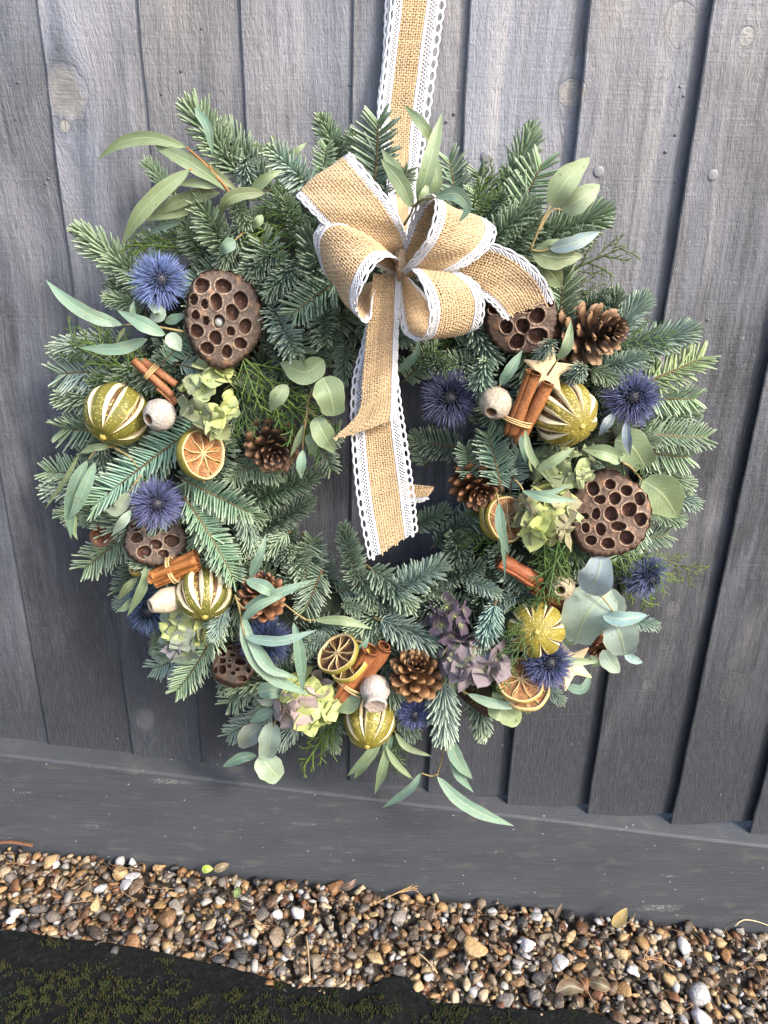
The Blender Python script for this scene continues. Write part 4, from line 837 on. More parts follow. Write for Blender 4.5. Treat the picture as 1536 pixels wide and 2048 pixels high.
# top right
euc([([(1102, 415, 9), (1128, 365, 9.6), (1180, 315, 9)], 50, 'ovate', (.20, .26, .135)), ([(1123, 420, 8.6), (1160, 398, 9.2), (1200, 370, 8.6)], 48, 'ovate', (.20, .26, .15)), ([(1100, 498, 9.6), (1150, 485, 10), (1200, 464, 9.2)], 30, 'ovate', (.14, .21, .24)), ([(1065, 505, 9), (1110, 515, 9.5), (1165, 512, 9)], 46, 'ovate', LO), ([(1070, 500, 8.5), (1105, 488, 8.9), (1130, 480, 8.5)], 20, 'ovate', LG), ([(1075, 530, 7.5), (1100, 545, 8), (1122, 575, 7.5)], 44, 'ovate', LO)],
    [[(1060, 500, 9), (1075, 465, 9.2), (1085, 440, 9.2), (1102, 412, 9)], [(1078, 462, 9.2), (1095, 430, 9), (1110, 418, 8.8), (1123, 420, 8.7)], [(1062, 500, 9), (1080, 503, 9.3), (1100, 498, 9.5)]])
# at the foot of the hanging ribbon
euc([([(868, 290, 9), (845, 250, 9.4), (808, 210, 8.6)], 24, 'lance', LG), ([(835, 405, 12), (855, 340, 12.6), (884, 225, 11.5)], 34, 'lance', LG), ([(825, 415, 12.4), (800, 365, 12.8), (762, 318, 12)], 34, 'lance', LG), ([(812, 385, 11), (790, 340, 11.3), (763, 298, 10.5)], 28, 'lance', LG), ([(860, 400, 11), (873, 360, 11.4), (866, 300, 10.6)], 26, 'lance', LG), ([(838, 410, 12.6), (850, 385, 12.8), (855, 365, 12.4)], 18, 'lance', (.22, .27, .14)), ([(870, 395, 16.8), (910, 388, 17.2), (935, 415, 17), (918, 445, 16.8)], 28, 'lance', LT)],
    [[(808, 450, 11.5), (820, 430, 12), (828, 412, 12.2), (836, 404, 12.2)], [(828, 412, 12.2), (845, 405, 11.6), (860, 400, 11.2)], [(836, 404, 12.2), (850, 398, 14.5), (870, 395, 16.6)]])
# curved teal leaves, lower left
euc([([(487, 1230, 12), (500, 1290, 12.8), (550, 1355, 13), (618, 1390, 12)], 38, 'lance', LT), ([(490, 1255, 12.4), (530, 1330, 13.4), (575, 1350, 13.4), (595, 1355, 12.6)], 22, 'lance', LT), ([(490, 1275, 13), (560, 1282, 13.6), (634, 1260, 12.8)], 22, 'lance', (.12, .21, .195)), ([(587, 1245, 11.6), (600, 1310, 12.2), (606, 1392, 11.6)], 24, 'lance', LT), ([(488, 1216, 12), (550, 1190, 12.6), (622, 1160, 12)], 26, 'lance', LB), ([(484, 1240, 12.8), (520, 1210, 13.2), (575, 1188, 12.6)], 20, 'lance', LB), ([(492, 1160, 12), (530, 1175, 12.6), (560, 1200, 12)], 28, 'lance', LB), ([(500, 1155, 10.5), (520, 1110, 10.8), (532, 1068, 10)], 20, 'lance', LT), ([(516, 1385, 9), (545, 1380, 9.4), (575, 1392, 9)], 34, 'ovate', LT)],
    [[(470, 1190, 11.5), (478, 1215, 12), (484, 1250, 12.4), (490, 1275, 12.8)], [(476, 1205, 11.8), (482, 1212, 12), (488, 1216, 12)], [(480, 1200, 11.6), (470, 1195, 11.4), (465, 1205, 11.2)]])
euc([([(292, 1130, 8), (285, 1175, 8.4), (255, 1232, 7.8)], 20, 'lance', LG), ([(275, 1155, 7), (255, 1175, 7.3), (236, 1200, 6.8)], 18, 'lance', LO), ([(265, 1195, 7.2), (250, 1215, 7.4), (232, 1222, 7)], 14, 'lance', LG)],
    [[(300, 1140, 7.5), (290, 1160, 7.6), (268, 1195, 7.4)], [(292, 1150, 7.6), (285, 1148, 7.6), (275, 1155, 7.3)]])
# slim leaves over the right-hand flowers
euc([([(998, 1005, 12), (1002, 1055, 12.6), (1017, 1108, 12)], 22, 'lance', LT), ([(1000, 1040, 11), (1008, 1110, 11.2), (1010, 1158, 11)], 10, 'lance', LT)], [[(992, 985, 11.4), (995, 995, 11.8), (1000, 1040, 11.6)]])
euc([([(1050, 860, 11), (1062, 910, 11.8), (1100, 965, 11.6)], 16, 'lance', LG), ([(1042, 870, 10.5), (1050, 900, 10.8), (1052, 925, 10.4)], 20, 'lance', LT), ([(1045, 982, 12.4), (1090, 995, 13), (1155, 1002, 12.4)], 20, 'lance', LT), ([(1050, 985, 12.2), (1100, 985, 12.6), (1145, 968, 12.2)], 12, 'lance', LT), ([(1075, 940, 12), (1110, 920, 12.4), (1150, 895, 12)], 22, 'lance', LG)],
    [[(1030, 960, 11.5), (1040, 970, 12), (1048, 984, 12.2)]])
euc([([(630, 1240, 10), (690, 1242, 10.6), (745, 1258, 10)], 20, 'lance', LG), ([(700, 1380, 9), (695, 1400, 9.4), (670, 1405, 9)], 62, 'round', LG), ([(690, 1330, 9), (725, 1295, 9.5), (740, 1270, 9)], 20, 'lance', LT)],
    [[(600, 1235, 9.8), (615, 1240, 10), (630, 1240, 10)], [(612, 1240, 10), (590, 1225, 9.8), (565, 1205, 9.8)]])
euc([([(975, 1415, 8), (1005, 1420, 8.5), (1040, 1445, 8)], 58, 'round', (.2, .265, .12)), ([(935, 1388, 9.4), (990, 1408, 9.8), (1058, 1413, 9)], 20, 'lance', LT), ([(985, 1385, 8.8), (1000, 1400, 9), (1030, 1402, 8.8)], 20, 'ovate', LG)],
    [[(925, 1380, 9), (930, 1385, 9.2), (936, 1388, 9.3)], [(960, 1392, 8.8), (970, 1400, 8.4), (976, 1414, 8.2)]])
for lf in [([(1000, 770, 10), (1020, 740, 10.4), (1045, 700, 9.8)], 24, 'lance', LT), ([(1115, 720, 12), (1135, 690, 12.4), (1142, 640, 11.6)], 22, 'lance', LG), ([(795, 745, 8), (830, 710, 8.6), (840, 680, 8)], 18, 'lance', LT), ([(258, 985, 9.6), (235, 1020, 10), (210, 1020, 9.6)], 26, 'ovate', (.2, .23, .16)), ([(262, 1020, 10.2), (245, 1045, 10.6), (225, 1068, 10)], 20, 'lance', LP), ([(470, 480, 8.6), (452, 495, 9), (440, 505, 8.6)], 26, 'ovate', LT)]:
    q = lf[0]; e = (2 * q[0][0] - q[1][0], 2 * q[0][1] - q[1][1], q[0][2] - 1.0)
    euc([lf], [[e, q[0]]])

# ================================================================== things tucked into the wreath
def lathe(prof, n=28, bumpf=None):
    V = []
    for (r_, z) in prof:
        for k in range(n):
            a = k * 2 * math.pi / n; q = r_ * (1 + (bumpf(a, z) if bumpf else 0)); V.append((q * math.cos(a), q * math.sin(a), z))
    return np.array(V), grid_faces(len(prof), n, False, True)

# ---- lotus seed heads
M_LOTUS = tinted('dry_lotus_pod', .6, .4, 500, .5, .0006, .4)
M_SEED = plain('grey_lotus_seed', (.30, .31, .30), .5, .15, 300)
def lotus(px, py, dep, holes, ox, oy, zs, rx, ry, name_lab, tx=0, ty=0, seed=None, hue=(1, 1, 1), shape=None, conel=.055, rseed=1):
    """holes (zoom px x, y, rx, ry) round (ox, oy) at zs zoom pixels per photo pixel; rx, ry outline radii in photo px"""
    k = mpp(px, py, dep); mw = frame(px, py, dep, tx, ty)
    H = [((x - ox) / zs * k, -(y - oy) / zs * k, a / zs * k, b_ / zs * k) for x, y, a, b_ in holes]
    Rx, Ry = rx * k, ry * k
    t = thing('lotus_pod', (0, 0, 0), name_lab, 'lotus pod', 'dried lotus pods in the wreath', mw)
    n = 96; u = np.linspace(-1.08, 1.08, n); X, Y = np.meshgrid(u * Rx, u * Ry, indexing='ij')
    ang = np.arctan2(Y / Ry, X / Rx); rr = np.hypot(X / Rx, Y / Ry)
    out = 1 + .009 * np.sin(ang * 23 + rseed) + .010 * np.sin(ang * 37 + 2 * rseed) + .03 * np.sin(ang * 3 + rseed) + .02 * np.sin(ang * 5 + 3 * rseed)
    if shape is not None: out = out * shape(ang)
    q = rr / out
    nz_ = np.array([fbm((x * 130, y * 130, rseed)) for x, y in zip(X.ravel(), Y.ravel())]).reshape(X.shape)
    Z = .004 * (1 - np.clip(q, 0, 1) ** 2) + .0006 * nz_ - .004 * np.clip((q - .9) / .1, 0, 1) ** 2
    C = np.zeros((n, n, 3)); base = np.array((.078, .052, .040)) * hue
    nf_ = rng.normal(0, .22, X.shape); C[:] = base * (1 + .35 * nz_[..., None] + nf_[..., None])
    C[(nz_ > .45)] = np.array((.17, .095, .055)) * hue
    for (hx, hy, ha, hb) in H:
        w = np.hypot((X - hx) / ha, (Y - hy) / hb)
        ga = np.arctan2(Y - hy, X - hx); w = w * (1 + .07 * nz_) * (1 + .05 * np.sin(ga * 2 + hx * 900) + .03 * np.sin(ga * 3 + hy * 700))
        ins = np.clip((1.0 - w) / .16, 0, 1)
        Z -= ins * (.0085 - .002 * (1 - w) ** 2)
        rim = np.exp(-((w - 1.12) / .10) ** 2); Z += .0009 * rim
        m = rim > .45; mk_ = np.clip(.55 + .9 * nz_[m], 0, .9)[:, None]; C[m] = C[m] * (1 - mk_) + np.array((.30, .23, .17)) * hue * mk_
        m = w < .97; C[m] = np.array((.065, .028, .018)) * hue * (1 + .35 * nz_[m][:, None])
    inside = q <= 1.0
    # pull the outer vertices onto the outline so the rim is clean
    f = np.where(q > 1, out / np.maximum(rr, 1e-6), 1.0); X2, Y2 = X * f, Y * f
    keepf = []
    F = grid_faces(n, n); ok = inside.ravel()[F].any(1); F = F[ok][:, :]
    V = np.stack([X2, Y2, Z], -1).reshape(-1, 3)
    used = np.unique(F); mp = -np.ones(len(V), int); mp[used] = np.arange(len(used))
    me = mkmesh('seed_face', V[used], [mp[F]], C.reshape(-1, 3)[used])
    add('seed_face', me, M_LOTUS, t)
    # the cone behind
    prof = [(1.0, -.002), (1.02, -.006), (.97, -.014), (.8, -.026), (.55, -.040), (.3, -.050), (.1, -.056), (.06, -.075)]
    Vc = []; na = 72; Cc = []
    for (r_, z) in prof:
        for j in range(na):
            a = -math.pi + j * 2 * math.pi / na
            o_ = 1 + .009 * math.sin(a * 23 + rseed) + .010 * math.sin(a * 37 + 2 * rseed) + .03 * math.sin(a * 3 + rseed) + .02 * math.sin(a * 5 + 3 * rseed)
            if shape is not None: o_ *= float(shape(np.array([a]))[0])
            rib = 1 + .02 * math.sin(a * 19)
            Vc.append((Rx * r_ * o_ * math.cos(a) * rib, Ry * r_ * o_ * math.sin(a) * rib, z * conel / .055)); Cc.append(np.array((.10, .06, .04)) * hue * (1 + .3 * math.sin(a * 19)))
    add('cone', mkmesh('cone', np.array(Vc), [grid_faces(len(prof), na, False, True)], np.array(Cc)), M_LOTUS, t)
    if seed:
        sx, sy, sr = seed; v, f = lathe([(sr * math.sin(a), sr * math.cos(a)) for a in np.linspace(0.01, math.pi - .01, 14)], 18)
        add('seed', mkmesh('seed', v, [f]), M_SEED, t, Matrix.Translation(((sx - ox) / zs * k, -(sy - oy) / zs * k, -.0035)))
    return t
lotus(448, 637, 10.2, [(258, 225, 55, 55), (415, 218, 58, 55), (548, 315, 52, 70), (198, 328, 30, 42), (278, 358, 25, 40), (363, 335, 45, 60), (485, 405, 48, 62), (585, 505, 47, 57), (212, 442, 30, 37), (290, 480, 23, 38), (222, 560, 48, 50), (385, 480, 43, 48), (475, 548, 32, 38), (360, 605, 48, 52), (550, 635, 48, 45), (300, 685, 52, 45), (448, 705, 40, 50)],
      424, 455, 3.84, 77, 96, 'big grey-brown lotus pod beside the bright blue thistle, one pale seed left in it', .05, .05, seed=(388, 485, .0042), rseed=1)
lotus(1218, 1028, 10.5, [(1145, 460, 45, 55), (1270, 428, 40, 38), (1392, 475, 45, 40), (1490, 535, 40, 55), (1195, 545, 42, 35), (1305, 535, 42, 50), (1410, 620, 57, 52), (1275, 655, 52, 52), (1165, 655, 32, 42), (1075, 670, 35, 25), (1495, 695, 45, 55), (1330, 750, 58, 35), (1200, 770, 37, 50), (1090, 760, 32, 38), (1392, 835, 55, 52), (1130, 858, 40, 38), (1255, 880, 47, 45)],
      1265, 655, 3.84, 80, 87, 'chipped reddish-brown lotus pod right of the large green hydrangea', .1, 0, hue=(1.25, 1.15, 1.05), rseed=2)
lotus(311, 1075, 8.6, [(820, 735, 45, 45), (935, 785, 48, 40), (1035, 750, 45, 40), (823, 835, 43, 40), (1078, 858, 60, 45), (960, 887, 48, 38), (875, 942, 52, 48), (1017, 957, 42, 32), (900, 680, 40, 30)],
      958, 830, 3.84, 60, 58, 'lotus pod tucked under the purple-blue thistle at the left of the wreath', 0, .1, hue=(.95, .95, .98), rseed=3)
lotus(1045, 640, 9.4, [(720, 90, 50, 35), (805, 215, 50, 50), (930, 210, 50, 55), (1035, 140, 58, 60), (890, 330, 58, 58), (1045, 285, 70, 60), (1120, 50, 45, 30), (860, 90, 45, 35), (960, 80, 40, 35)],
      930, 170, 3.84, 72, 72, 'lotus pod half hidden under the cut ribbon end right of the bow', .1, -.1, hue=(.95, .9, .9), rseed=4)
lotus(468, 1326, 9.0, [(940, 950, 30, 34), (1015, 975, 25, 18), (1070, 1035, 40, 30), (930, 1015, 35, 20), (990, 1020, 15, 12), (985, 1060, 17, 15), (935, 1085, 28, 33), (1045, 1090, 20, 15), (1010, 1115, 18, 17), (1080, 1160, 38, 25), (885, 1080, 15, 25), (1130, 1100, 18, 25), (1000, 920, 25, 20)],
      1025, 1035, 3.84, 44, 44, 'small dark lotus pod behind the long curved teal leaves at the lower left', .15, .3, hue=(.62, .58, .55), rseed=5)
lotus(995, 1395, 7.2, [(0, 0, 12, 12), (30, 20, 12, 12), (-30, 20, 12, 12), (0, -40, 12, 12)], 0, 0, 2.0, 38, 40, 'lotus pod lying on its side below the mauve hydrangea with its wrinkled back showing', 1.6, -.4, hue=(.8, .75, .72), rseed=6, conel=.05)

# ---- pine cones
M_CONE = tinted('pine_cone_scale', .5, .35, 500, .4, .0006, .45)
def scale_mesh(tipc, basec, l=1.0, w=.62, thick=.16):
    n, m = 9, 7; V = []; C = []
    for side in (1, -1):
        for i in range(n):
            t = i / (n - 1); ww = w * .5 * (.35 + .65 * t ** .6) * (math.sqrt(max(0, 1 - ((t - .62) / .385) ** 2)) if t > .62 else 1)
            th = thick * (.25 + .75 * t ** 2) * (math.sqrt(max(0, 1 - ((t - .75) / .255) ** 2)) if t > .75 else 1)
            for j in range(m):
                v = -1 + 2 * j / (m - 1)
                ridge = .05 * (1 - abs(v)) * max(0, (t - .6) / .4)
                V.append((t * l, v * ww, .12 * t * t + side * (th * .5 * (1 - v * v * .75) + (ridge if side > 0 else 0))))
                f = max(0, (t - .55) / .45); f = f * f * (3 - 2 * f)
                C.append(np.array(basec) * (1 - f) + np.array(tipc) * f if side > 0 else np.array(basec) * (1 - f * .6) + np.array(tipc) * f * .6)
    F = [grid_faces(n, m), grid_faces(n, m, base=n * m)[:, ::-1]]
    e = []
    for i in range(n - 1):
        for j in (0, m - 1):
            e.append([i * m + j, (i + 1) * m + j, n * m + (i + 1) * m + j, n * m + i * m + j])
    return mkmesh('scale', np.array(V), F + [np.array(e)], np.array(C))
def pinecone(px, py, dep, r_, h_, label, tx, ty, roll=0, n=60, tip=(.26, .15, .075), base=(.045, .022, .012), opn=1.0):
    k = mpp(px, py, dep); Rr, Hh = r_ * k, h_ * k; mw = frame(px, py, dep, tx, ty, roll)
    t = thing('pine_cone', (0, 0, 0), label, 'pine cone', 'open pine cones in the wreath', mw)
    v, f = lathe([(.02 * Rr, -Hh * .5), (.3 * Rr, -Hh * .45), (.34 * Rr, -Hh * .2), (.28 * Rr, Hh * .15), (.15 * Rr, Hh * .4), (.01, Hh * .48)], 14)
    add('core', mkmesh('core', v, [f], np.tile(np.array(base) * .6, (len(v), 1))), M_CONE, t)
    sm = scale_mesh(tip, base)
    for i in range(n):
        f = i / (n - 1); a = i * 2.39996; z = Hh * (-.45 + .9 * f ** 1.05)
        prof = math.sin(math.pi * (0.22 + .74 * f)) ** .8; ln = Rr * (.25 + .62 * prof) * (1 - .35 * f ** 3)
        el = R(-12 + 78 * f ** 1.4) * opn; rad = Rr * .16 * prof
        s = ln * random.uniform(.93, 1.07)
        m = Matrix.Rotation(a + random.uniform(-.1, .1), 4, 'Z') @ Matrix.Translation((rad, 0, z)) @ Matrix.Rotation(-el + random.uniform(-.12, .12), 4, 'Y') @ Matrix.Diagonal((s, s * random.uniform(.8, 1.0) * (1.0 if f < .8 else .8), s * 1.15, 1))
        add('scale', sm, M_CONE, t, m)
    return t
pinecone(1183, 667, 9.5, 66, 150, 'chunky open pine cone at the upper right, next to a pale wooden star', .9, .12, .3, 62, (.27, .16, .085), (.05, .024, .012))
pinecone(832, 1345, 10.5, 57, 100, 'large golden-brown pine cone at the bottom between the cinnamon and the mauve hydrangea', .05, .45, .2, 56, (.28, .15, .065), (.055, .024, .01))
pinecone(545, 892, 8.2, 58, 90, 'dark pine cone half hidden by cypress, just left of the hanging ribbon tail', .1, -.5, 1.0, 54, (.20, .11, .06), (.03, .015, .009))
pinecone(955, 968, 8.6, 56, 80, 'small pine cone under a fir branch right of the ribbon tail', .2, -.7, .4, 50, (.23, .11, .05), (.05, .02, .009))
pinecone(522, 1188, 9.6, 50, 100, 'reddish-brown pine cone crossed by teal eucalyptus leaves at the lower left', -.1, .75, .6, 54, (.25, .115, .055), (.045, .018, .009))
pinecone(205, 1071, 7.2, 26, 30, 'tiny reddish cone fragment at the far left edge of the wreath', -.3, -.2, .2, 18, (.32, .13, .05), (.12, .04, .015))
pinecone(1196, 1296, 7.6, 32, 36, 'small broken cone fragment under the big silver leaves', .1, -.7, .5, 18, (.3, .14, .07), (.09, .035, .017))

# ---- whole dried limes with slit peel, dusted with gold
def m_lime():
    b = NB('gilded_dried_lime'); p = b.pos(); t = b.attr('tint').outputs[0]
    n = b.noise(p, 120.0, 4.0).outputs[0]
    c = b.mix(b.mapr(n, .3, .7, 0, .4), t, b.mix(.5, t, (.16, .11, .015)))
    peel = b.mapr(b.n('ShaderNodeSeparateColor', None, i0=t).outputs[2], .06, .12, 1.0, 0.0)
    vo = b.n('ShaderNodeTexVoronoi', None, Vector=p, Scale=1300.0)
    dens = b.mapr(b.noise(p, 70.0, 3.0).outputs[0], .4, .65, .99, .78)
    gl = b.math('MULTIPLY', b.math('GREATER_THAN', b.n('ShaderNodeSeparateColor', None, i0=vo.outputs['Color']).outputs[0], dens), peel)
    c = b.mix(b.math('MULTIPLY', gl, .85), c, (.72, .56, .16))
    pits = b.n('ShaderNodeTexVoronoi', None, Vector=p, Scale=650.0).outputs['Distance']
    return b.fin(c, b.mix(gl, (.55,) * 3, (.25,) * 3), b.bump(b.math('ADD', pits, n), .35, .0006), .45, Metallic=b.math('MULTIPLY', gl, .3))
M_LIME = m_lime()
def lime(px, py, dep, rpx, label, tx, ty, roll=0, ns=9, w0=.16, asp=1.0, hue=(1, 1, 1), ph=0.0):
    k = mpp(px, py, dep); Rr = rpx * k; mw = frame(px, py, dep, tx, ty, roll)
    t = thing('dried_lime', (0, 0, 0), label, 'dried lime', 'whole dried limes with slit peel', mw)
    rows = np.linspace(.02, math.pi - .02, 52); V = []; C = []
    gold = np.array((.130, .118, .018)) * hue; cream = np.array((.66, .58, .38)); dark = np.array((.075, .035, .014))
    wj = [w0 * 1.12 * random.uniform(.6, 1.35) for _ in range(ns)]
    for th in rows:
        lat = math.pi / 2 - th
        for s in range(ns):
            c0 = ph + s * 2 * math.pi / ns; half = math.pi / ns
            q = max(0.0, 1 - (lat / 1.16) ** 2); hw = wj[s] * q ** .8
            df = min(1.0, q * 2.2) if q > 0 else 0
            hw = min(hw, half * .55)
            offs = [(-1.32, 1.0, 0), (-1.28, 1.005, 1), (-1.0, .985, 1), (-.55, .93, 1), (-.45, .89, 2), (0, .84, 2), (.45, .89, 2), (.55, .93, 1), (1.0, .985, 1), (1.28, 1.005, 1), (1.32, 1.0, 0)]
            for (o_, rf, cc) in offs:
                r_ = Rr * (1 + (rf - 1) * df); V.append((r_ * math.sin(th) * math.cos(c0 + o_ * hw), r_ * math.sin(th) * math.sin(c0 + o_ * hw), r_ * math.cos(th) * asp))
                C.append(gold if cc == 0 or q <= .02 else cream if cc == 1 else dark)
            e0 = c0 + 1.32 * hw; nx = (s + 1) % ns; hwn = min(wj[nx] * q ** .8, half * .55); e1 = c0 + 2 * half - 1.32 * hwn
            for m in range(1, 6):
                f = m / 6; a = e0 + (e1 - e0) * f; r_ = Rr * (1 + .035 * math.sin(math.pi * f) * q)
                V.append((r_ * math.sin(th) * math.cos(a), r_ * math.sin(th) * math.sin(a), r_ * math.cos(th) * asp)); C.append(gold)
    V = np.array(V); nc = ns * 16
    for i in range(len(V)): V[i] *= 1 + .035 * fbm(V[i] / Rr * 1.7 + px)
    me = mkmesh('peel', V, [grid_faces(len(rows), nc, False, True), np.array([list(range(nc)), [(len(rows) - 1) * nc + j for j in range(nc)][::-1]])], np.array(C))
    add('peel', me, M_LIME, t)
    v, f = lathe([(.0001, .0022), (.0016, .002), (.0026, .001), (.0034, -.001), (.004, -.003)], 14, lambda a, z: .18 * math.sin(a * 5))
    for sg in (1, -1):
        add('stem_button', mkmesh('stem_button', v, [f], np.tile(np.array((.33, .26, .06)), (len(v), 1))), M_LIME, t, Matrix.Translation((0, 0, sg * Rr * asp * .995)) @ (Matrix.Identity(4) if sg > 0 else Matrix.Rotation(math.pi, 4, 'X')))
    return t
lime(234, 828, 8.6, 63, 'big olive-gold dried lime at the left edge beside a round grey seed pod', -.75, -1.25, .2, 8, .12, 1.0, (.92, 1.0, 1.0))
lime(1129, 828, 10.5, 64, 'big bright golden dried lime below the wooden star at the right', .62, -.45, .3, 9, .15, 1.02, (1.2, 1.12, 1.0))
lime(408, 1188, 10.0, 54, 'olive green dried lime at the lower left touching a long pale seed pod', .05, -1.4, .15, 8, .16, .98, (.75, .85, 1.0), .2)
lime(1072, 1258, 10.6, 56, 'yellow dried lime at the lower right with its stem end facing out', .02, -.12, .0, 8, .115, .98, (1.45, 1.3, 1.0), .3)
lime(739, 1440, 9.2, 50, 'lowest dried lime in the wreath, under the pale seed pod at the bottom', -.12, -1.3, 0, 8, .12, 1.14, (1.15, 1.12, 1.0), .15)

# ---- sea holly thistles
M_SPINE = tinted('thistle_spine', .5, .2, 700, 0)
def thistle(px, py, dep, rpx, label, tx, ty, blue, seed):
    r = np.random.default_rng(seed); k = mpp(px, py, dep); Rr = rpx * k; mw = frame(px, py, dep, tx, ty)
    t = thing('thistle_flower', (0, 0, 0), label, 'thistle', 'blue thistle flowers in the wreath', mw)
    blue = np.array(blue)
    # flower head: a dome of small florets
    v, f = lathe([(Rr * .36 * math.sin(a), Rr * .44 * math.cos(a)) for a in np.linspace(.02, 2.0, 12)], 20)
    hd = add('flower_head', mkmesh('flower_head', v, [f], np.tile(blue * .07 + .006, (len(v), 1))), M_SPINE, t)
    n = 110; i = np.arange(n) + .5; th = np.arccos(1 - i / n * .95); ph = i * 2.39996
    D = np.stack([np.sin(th) * np.cos(ph), np.sin(th) * np.sin(ph), np.cos(th)], 1)
    C = D[:, None] * (Rr * np.array([.34, .46, .53, .56]))[None, :, None]; C[:, :, 2] *= 1.1
    V, F = tubes(C, np.array([[.5, .7, .9, .4]]) * Rr * .022, sides=5, ref=(.3, .2, .1))
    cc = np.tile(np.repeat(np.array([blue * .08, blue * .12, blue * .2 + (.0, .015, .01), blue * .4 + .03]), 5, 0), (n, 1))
    add('florets', mkmesh('florets', V, F, cc), M_SPINE, hd)
    n = 820; z = r.uniform(-.45, .87, n); ph = r.uniform(0, 2 * math.pi, n); q = np.sqrt(1 - z * z)
    D = np.stack([q * np.cos(ph), q * np.sin(ph), z], 1); ln = Rr * r.uniform(.72, 1.08, n) * (1 - .75 * np.clip(z - .35, 0, 1))
    bend = r.normal(0, .12, (n, 3)); st = np.array([.3, .5, .7, .86, 1.0])
    C = D[:, None] * (ln[:, None] * st[None])[..., None] + bend[:, None] * (ln[:, None] * ((st - .3) ** 2)[None])[..., None]
    V, F = tubes(C, np.array([[.9, 1.1, .9, .6, .12]]) * Rr * .0135 * r.uniform(.7, 1.3, (n, 1)), sides=4, ref=(.3, .2, .1), cap=False)
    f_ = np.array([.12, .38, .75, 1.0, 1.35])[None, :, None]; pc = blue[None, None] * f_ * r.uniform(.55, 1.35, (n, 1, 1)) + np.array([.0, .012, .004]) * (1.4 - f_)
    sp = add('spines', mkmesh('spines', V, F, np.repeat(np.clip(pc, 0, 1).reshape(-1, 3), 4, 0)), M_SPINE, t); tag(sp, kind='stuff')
    return t
VI, BL, DK = (.125, .13, .28), (.15, .20, .43), (.065, .065, .14)
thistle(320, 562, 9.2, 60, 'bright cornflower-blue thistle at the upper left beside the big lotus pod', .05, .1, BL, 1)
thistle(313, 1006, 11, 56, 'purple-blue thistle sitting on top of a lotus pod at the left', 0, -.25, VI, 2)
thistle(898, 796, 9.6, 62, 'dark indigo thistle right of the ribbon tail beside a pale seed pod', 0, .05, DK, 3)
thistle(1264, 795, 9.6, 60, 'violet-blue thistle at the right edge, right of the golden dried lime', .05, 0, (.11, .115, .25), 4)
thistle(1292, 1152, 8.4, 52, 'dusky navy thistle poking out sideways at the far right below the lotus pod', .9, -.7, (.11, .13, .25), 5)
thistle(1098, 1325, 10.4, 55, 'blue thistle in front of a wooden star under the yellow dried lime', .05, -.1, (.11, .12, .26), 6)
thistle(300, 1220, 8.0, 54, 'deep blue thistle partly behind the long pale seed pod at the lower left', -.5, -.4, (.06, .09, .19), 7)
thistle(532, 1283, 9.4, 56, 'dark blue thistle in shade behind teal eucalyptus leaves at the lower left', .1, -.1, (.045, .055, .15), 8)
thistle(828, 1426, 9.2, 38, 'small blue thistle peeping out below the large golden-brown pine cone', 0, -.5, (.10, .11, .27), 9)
tb = [o for o in bpy.data.objects if o.name.startswith('thistle_flower') and 'violet-blue' in o['label']][0]
for sp in ([(1228, 828, 10.2), (1212, 850, 10.8), (1198, 872, 10.6)], [(1252, 845, 10.4), (1254, 880, 11.2), (1260, 912, 11)]):
    V, F, uv = leaf_mesh(sp, 20, 'lance', .3)
    Mi = np.array(tb.matrix_basis.inverted()); V = V @ Mi[:3, :3].T + Mi[:3, 3]
    add('bract', mkmesh('bract', V, F, None, uv), M_LEAF, tb, None, (.10, .14, .22))

# ---- cinnamon
M_CIN = tinted('cinnamon_bark', .6, .35, 420, .5, .0008, .35); M_RAF = plain('raffia', (.46, .32, .15), .6, .25, 900, .3)
def quill(a, b_, rm, turns=1.35, hue=(.27, .105, .04), sag=0.0, seed=0, squash=1.0):
    """rolled bark strip from a to b (world), outer radius rm"""
    a, b_ = np.array(a[:]), np.array(b_[:]); L = np.linalg.norm(b_ - a); T = (b_ - a) / L; ref = nrm(np.array(CAM[:]) - a); S = nrm(np.cross(ref, T)); N = np.cross(T, S)
    ns, na = 14, 30; th = rm * .17; V = []; C = []
    for i in range(ns):
        u = i / (ns - 1); c = a + (b_ - a) * u + N * sag * math.sin(math.pi * u); 
        r0 = rm * (1 + .05 * math.sin(u * 9 + seed) + .04 * noise.noise((u * 6, seed, 1)))
        for layer in (0, 1):
            for j in range(na):
                f = j / (na - 1); an = 1.2 + seed + f * 2 * math.pi * turns; rr = r0 * (1 - .55 * f * (turns - .6)) - (th if layer else 0)
                rr = max(rr, r0 * .12)
                jit = 1 + .03 * noise.noise((u * 12, an, seed))
                V.append(c + S * (rr * jit * math.cos(an)) + N * (rr * jit * squash * math.sin(an)))
                C.append(np.array(hue) * (1.0 if layer == 0 else .55) * (1 + .28 * noise.noise((u * 5, an * 3, seed))))
    V = np.array(V); st = 2 * na; F = []
    idx = lambda i, l, j: i * st + l * na + j
    for i in range(ns - 1):
        for j in range(na - 1):
            F.append([idx(i, 0, j), idx(i, 0, j + 1), idx(i + 1, 0, j + 1), idx(i + 1, 0, j)]); F.append([idx(i, 1, j), idx(i + 1, 1, j), idx(i + 1, 1, j + 1), idx(i, 1, j + 1)])
        for j in (0, na - 1): F.append([idx(i, 0, j), idx(i + 1, 0, j), idx(i + 1, 1, j), idx(i, 1, j)])
    for i in (0, ns - 1):
        for j in range(na - 1): F.append([idx(i, 0, j), idx(i, 0, j + 1), idx(i, 1, j + 1), idx(i, 1, j)])
    return V, [np.array(F)], np.array(C)
